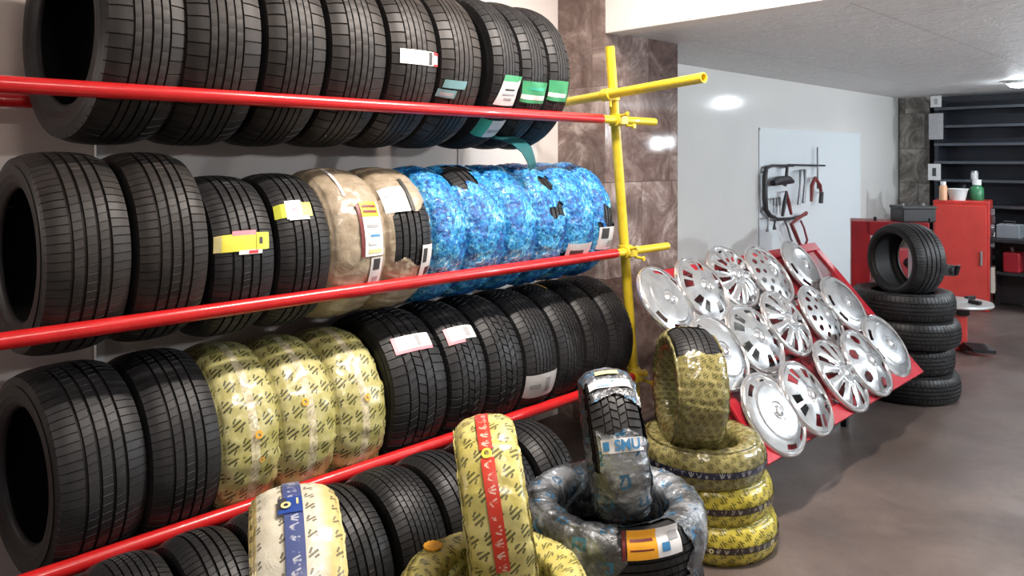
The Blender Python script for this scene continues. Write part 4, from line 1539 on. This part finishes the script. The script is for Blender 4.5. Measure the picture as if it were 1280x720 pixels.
obj('spout', MB().tube((.0, -.06, .22), (.0, -.09, .27), .018, 10).mesh('spout', m_steel, 40), rd)

# ------------------------------------------------------------------ lamps
def emis(name, col, st):
    t = NT(name)
    t.set((.8, .8, .8), .5)
    t.b.inputs['Emission Color'].default_value = (*col, 1)
    t.b.inputs['Emission Strength'].default_value = st
    return t.mat


COOL, WARM = (.86, .94, 1.0), (1.0, .90, .82)


def area(name, loc, sx, sy, power, col, rot=(0, 0, 0)):
    l = bpy.data.lights.new(name, 'AREA')
    l.shape = 'RECTANGLE'
    l.size, l.size_y = sx, sy
    l.energy = power
    l.color = col
    o = bpy.data.objects.new(name, l)
    COL.objects.link(o)
    o.location = loc
    o.rotation_euler = rot
    return o


m_em = emis('cool_lamp_glow', COOL, 220)
m_emw = emis('warm_lamp_glow', WARM, 8)
p = at_depth(1274, 103, 7.6)
dl = thing('ceiling_lamp', 'round white glowing ceiling lamp at the far right', 'lamp', (p.x, p.y, CZ))
obj('housing', MB().lathe([(.12, 0), (.12, -.03), (.10, -.035)], 32).mesh('housing', m_wpl, 40), dl)
obj('diffuser', MB().lathe([(.10, -.035), (.07, -.06), (.0, -.07)], 32).mesh('diffuser', m_em, 60), dl)
m_bulb = emis('fill_bulb_glow', COOL, 1650)
for i, (x, y) in enumerate(((1.2, 5.7), (1.35, 8.6))):  # bulbs added out of view to brighten the low ceiling and white wall
    bu = thing('fill_bulb', ('added fill bulb hanging over the workshop floor near the bulkhead', 'added fill bulb hanging over the workshop floor near the end wall')[i], 'lamp', (x, y, CZ))
    obj('cable', MB().tube((0, 0, 0), (0, 0, -.28), .005, 8).mesh('cable', m_blk), bu)
    obj('socket', MB().tube((0, 0, -.27), (0, 0, -.33), .022, 12).mesh('socket', m_blk, 40), bu)
    obj('bulb', MB().lathe([(.02, -.33), (.04, -.36), (.06, -.40), (.055, -.44), (.03, -.46), (.0, -.465)], 20).mesh('bulb', m_bulb, 60), bu)
# lamp fixtures over the rack aisle (above the frame)
for i, (x, y, pw) in enumerate(((-1.45, 2.5, 145), (.1, .9, 50))):
    fx = thing('ceiling_lamp', ('long tube lamp on the high ceiling over the rack aisle', 'long tube lamp on the high ceiling near the entrance')[i], 'lamp', (x, y, ZT))
    obj('housing', MB().box((0, 0, -.03), (.14, 1.3, .06)).mesh('housing', m_wpl), fx)
    obj('tube', MB().tube((0, -.6, -.08), (0, .6, -.08), .016, 12).mesh('tube', m_emw, 60), fx)
    area('aisle_light', (x, y, ZT - .12), .15, 1.2, pw, WARM)
# added fill lamp off to the side, brightens the wall behind the rack tyres
nl = thing('fill_lamp', 'small added fill lamp on the plaster wall beyond the near end of the rack', 'lamp', (-3.3, -1.0, 1.74))
obj('base', MB().box((.03, 0, 0), (.06, .12, .12)).mesh('base', m_wpl), nl, bevel=.01)
obj('globe', MB().lathe([(.0, -.05), (.035, -.035), (.05, 0), (.035, .035), (.0, .05)], 20, (.10, 0, 0)).mesh('globe', emis('fill_lamp_glow', WARM, 260), 60), nl)
# work lamp at the far end, mirrored in the polished pillar
wl = thing('work_lamp', 'bright work lamp on the end wall beyond the frame', 'lamp', (1.26, YE - .3, 1.92))
obj('housing', MB().box((0, .06, 0), (.50, .08, .32)).mesh('housing', m_blk), wl, bevel=.01)
obj('bracket', MB().box((0, .2, 0), (.06, .2, .06)).mesh('bracket', m_blk), wl)
obj('diffuser', MB().box((0, .012, 0), (.34, .02, .18)).mesh('diffuser', emis('work_lamp_glow', COOL, 60)), wl)

w = bpy.data.worlds.new('world')
scn.world = w
w.use_nodes = True
w.node_tree.nodes['Background'].inputs[0].default_value = (.80, .86, .95, 1)
w.node_tree.nodes['Background'].inputs[1].default_value = .35

vs_ = scn.view_settings
vs_.view_transform = 'Standard'
vs_.look = 'None'
vs_.exposure = 0.0
vs_.gamma = 1.0
vs_.use_curve_mapping = False
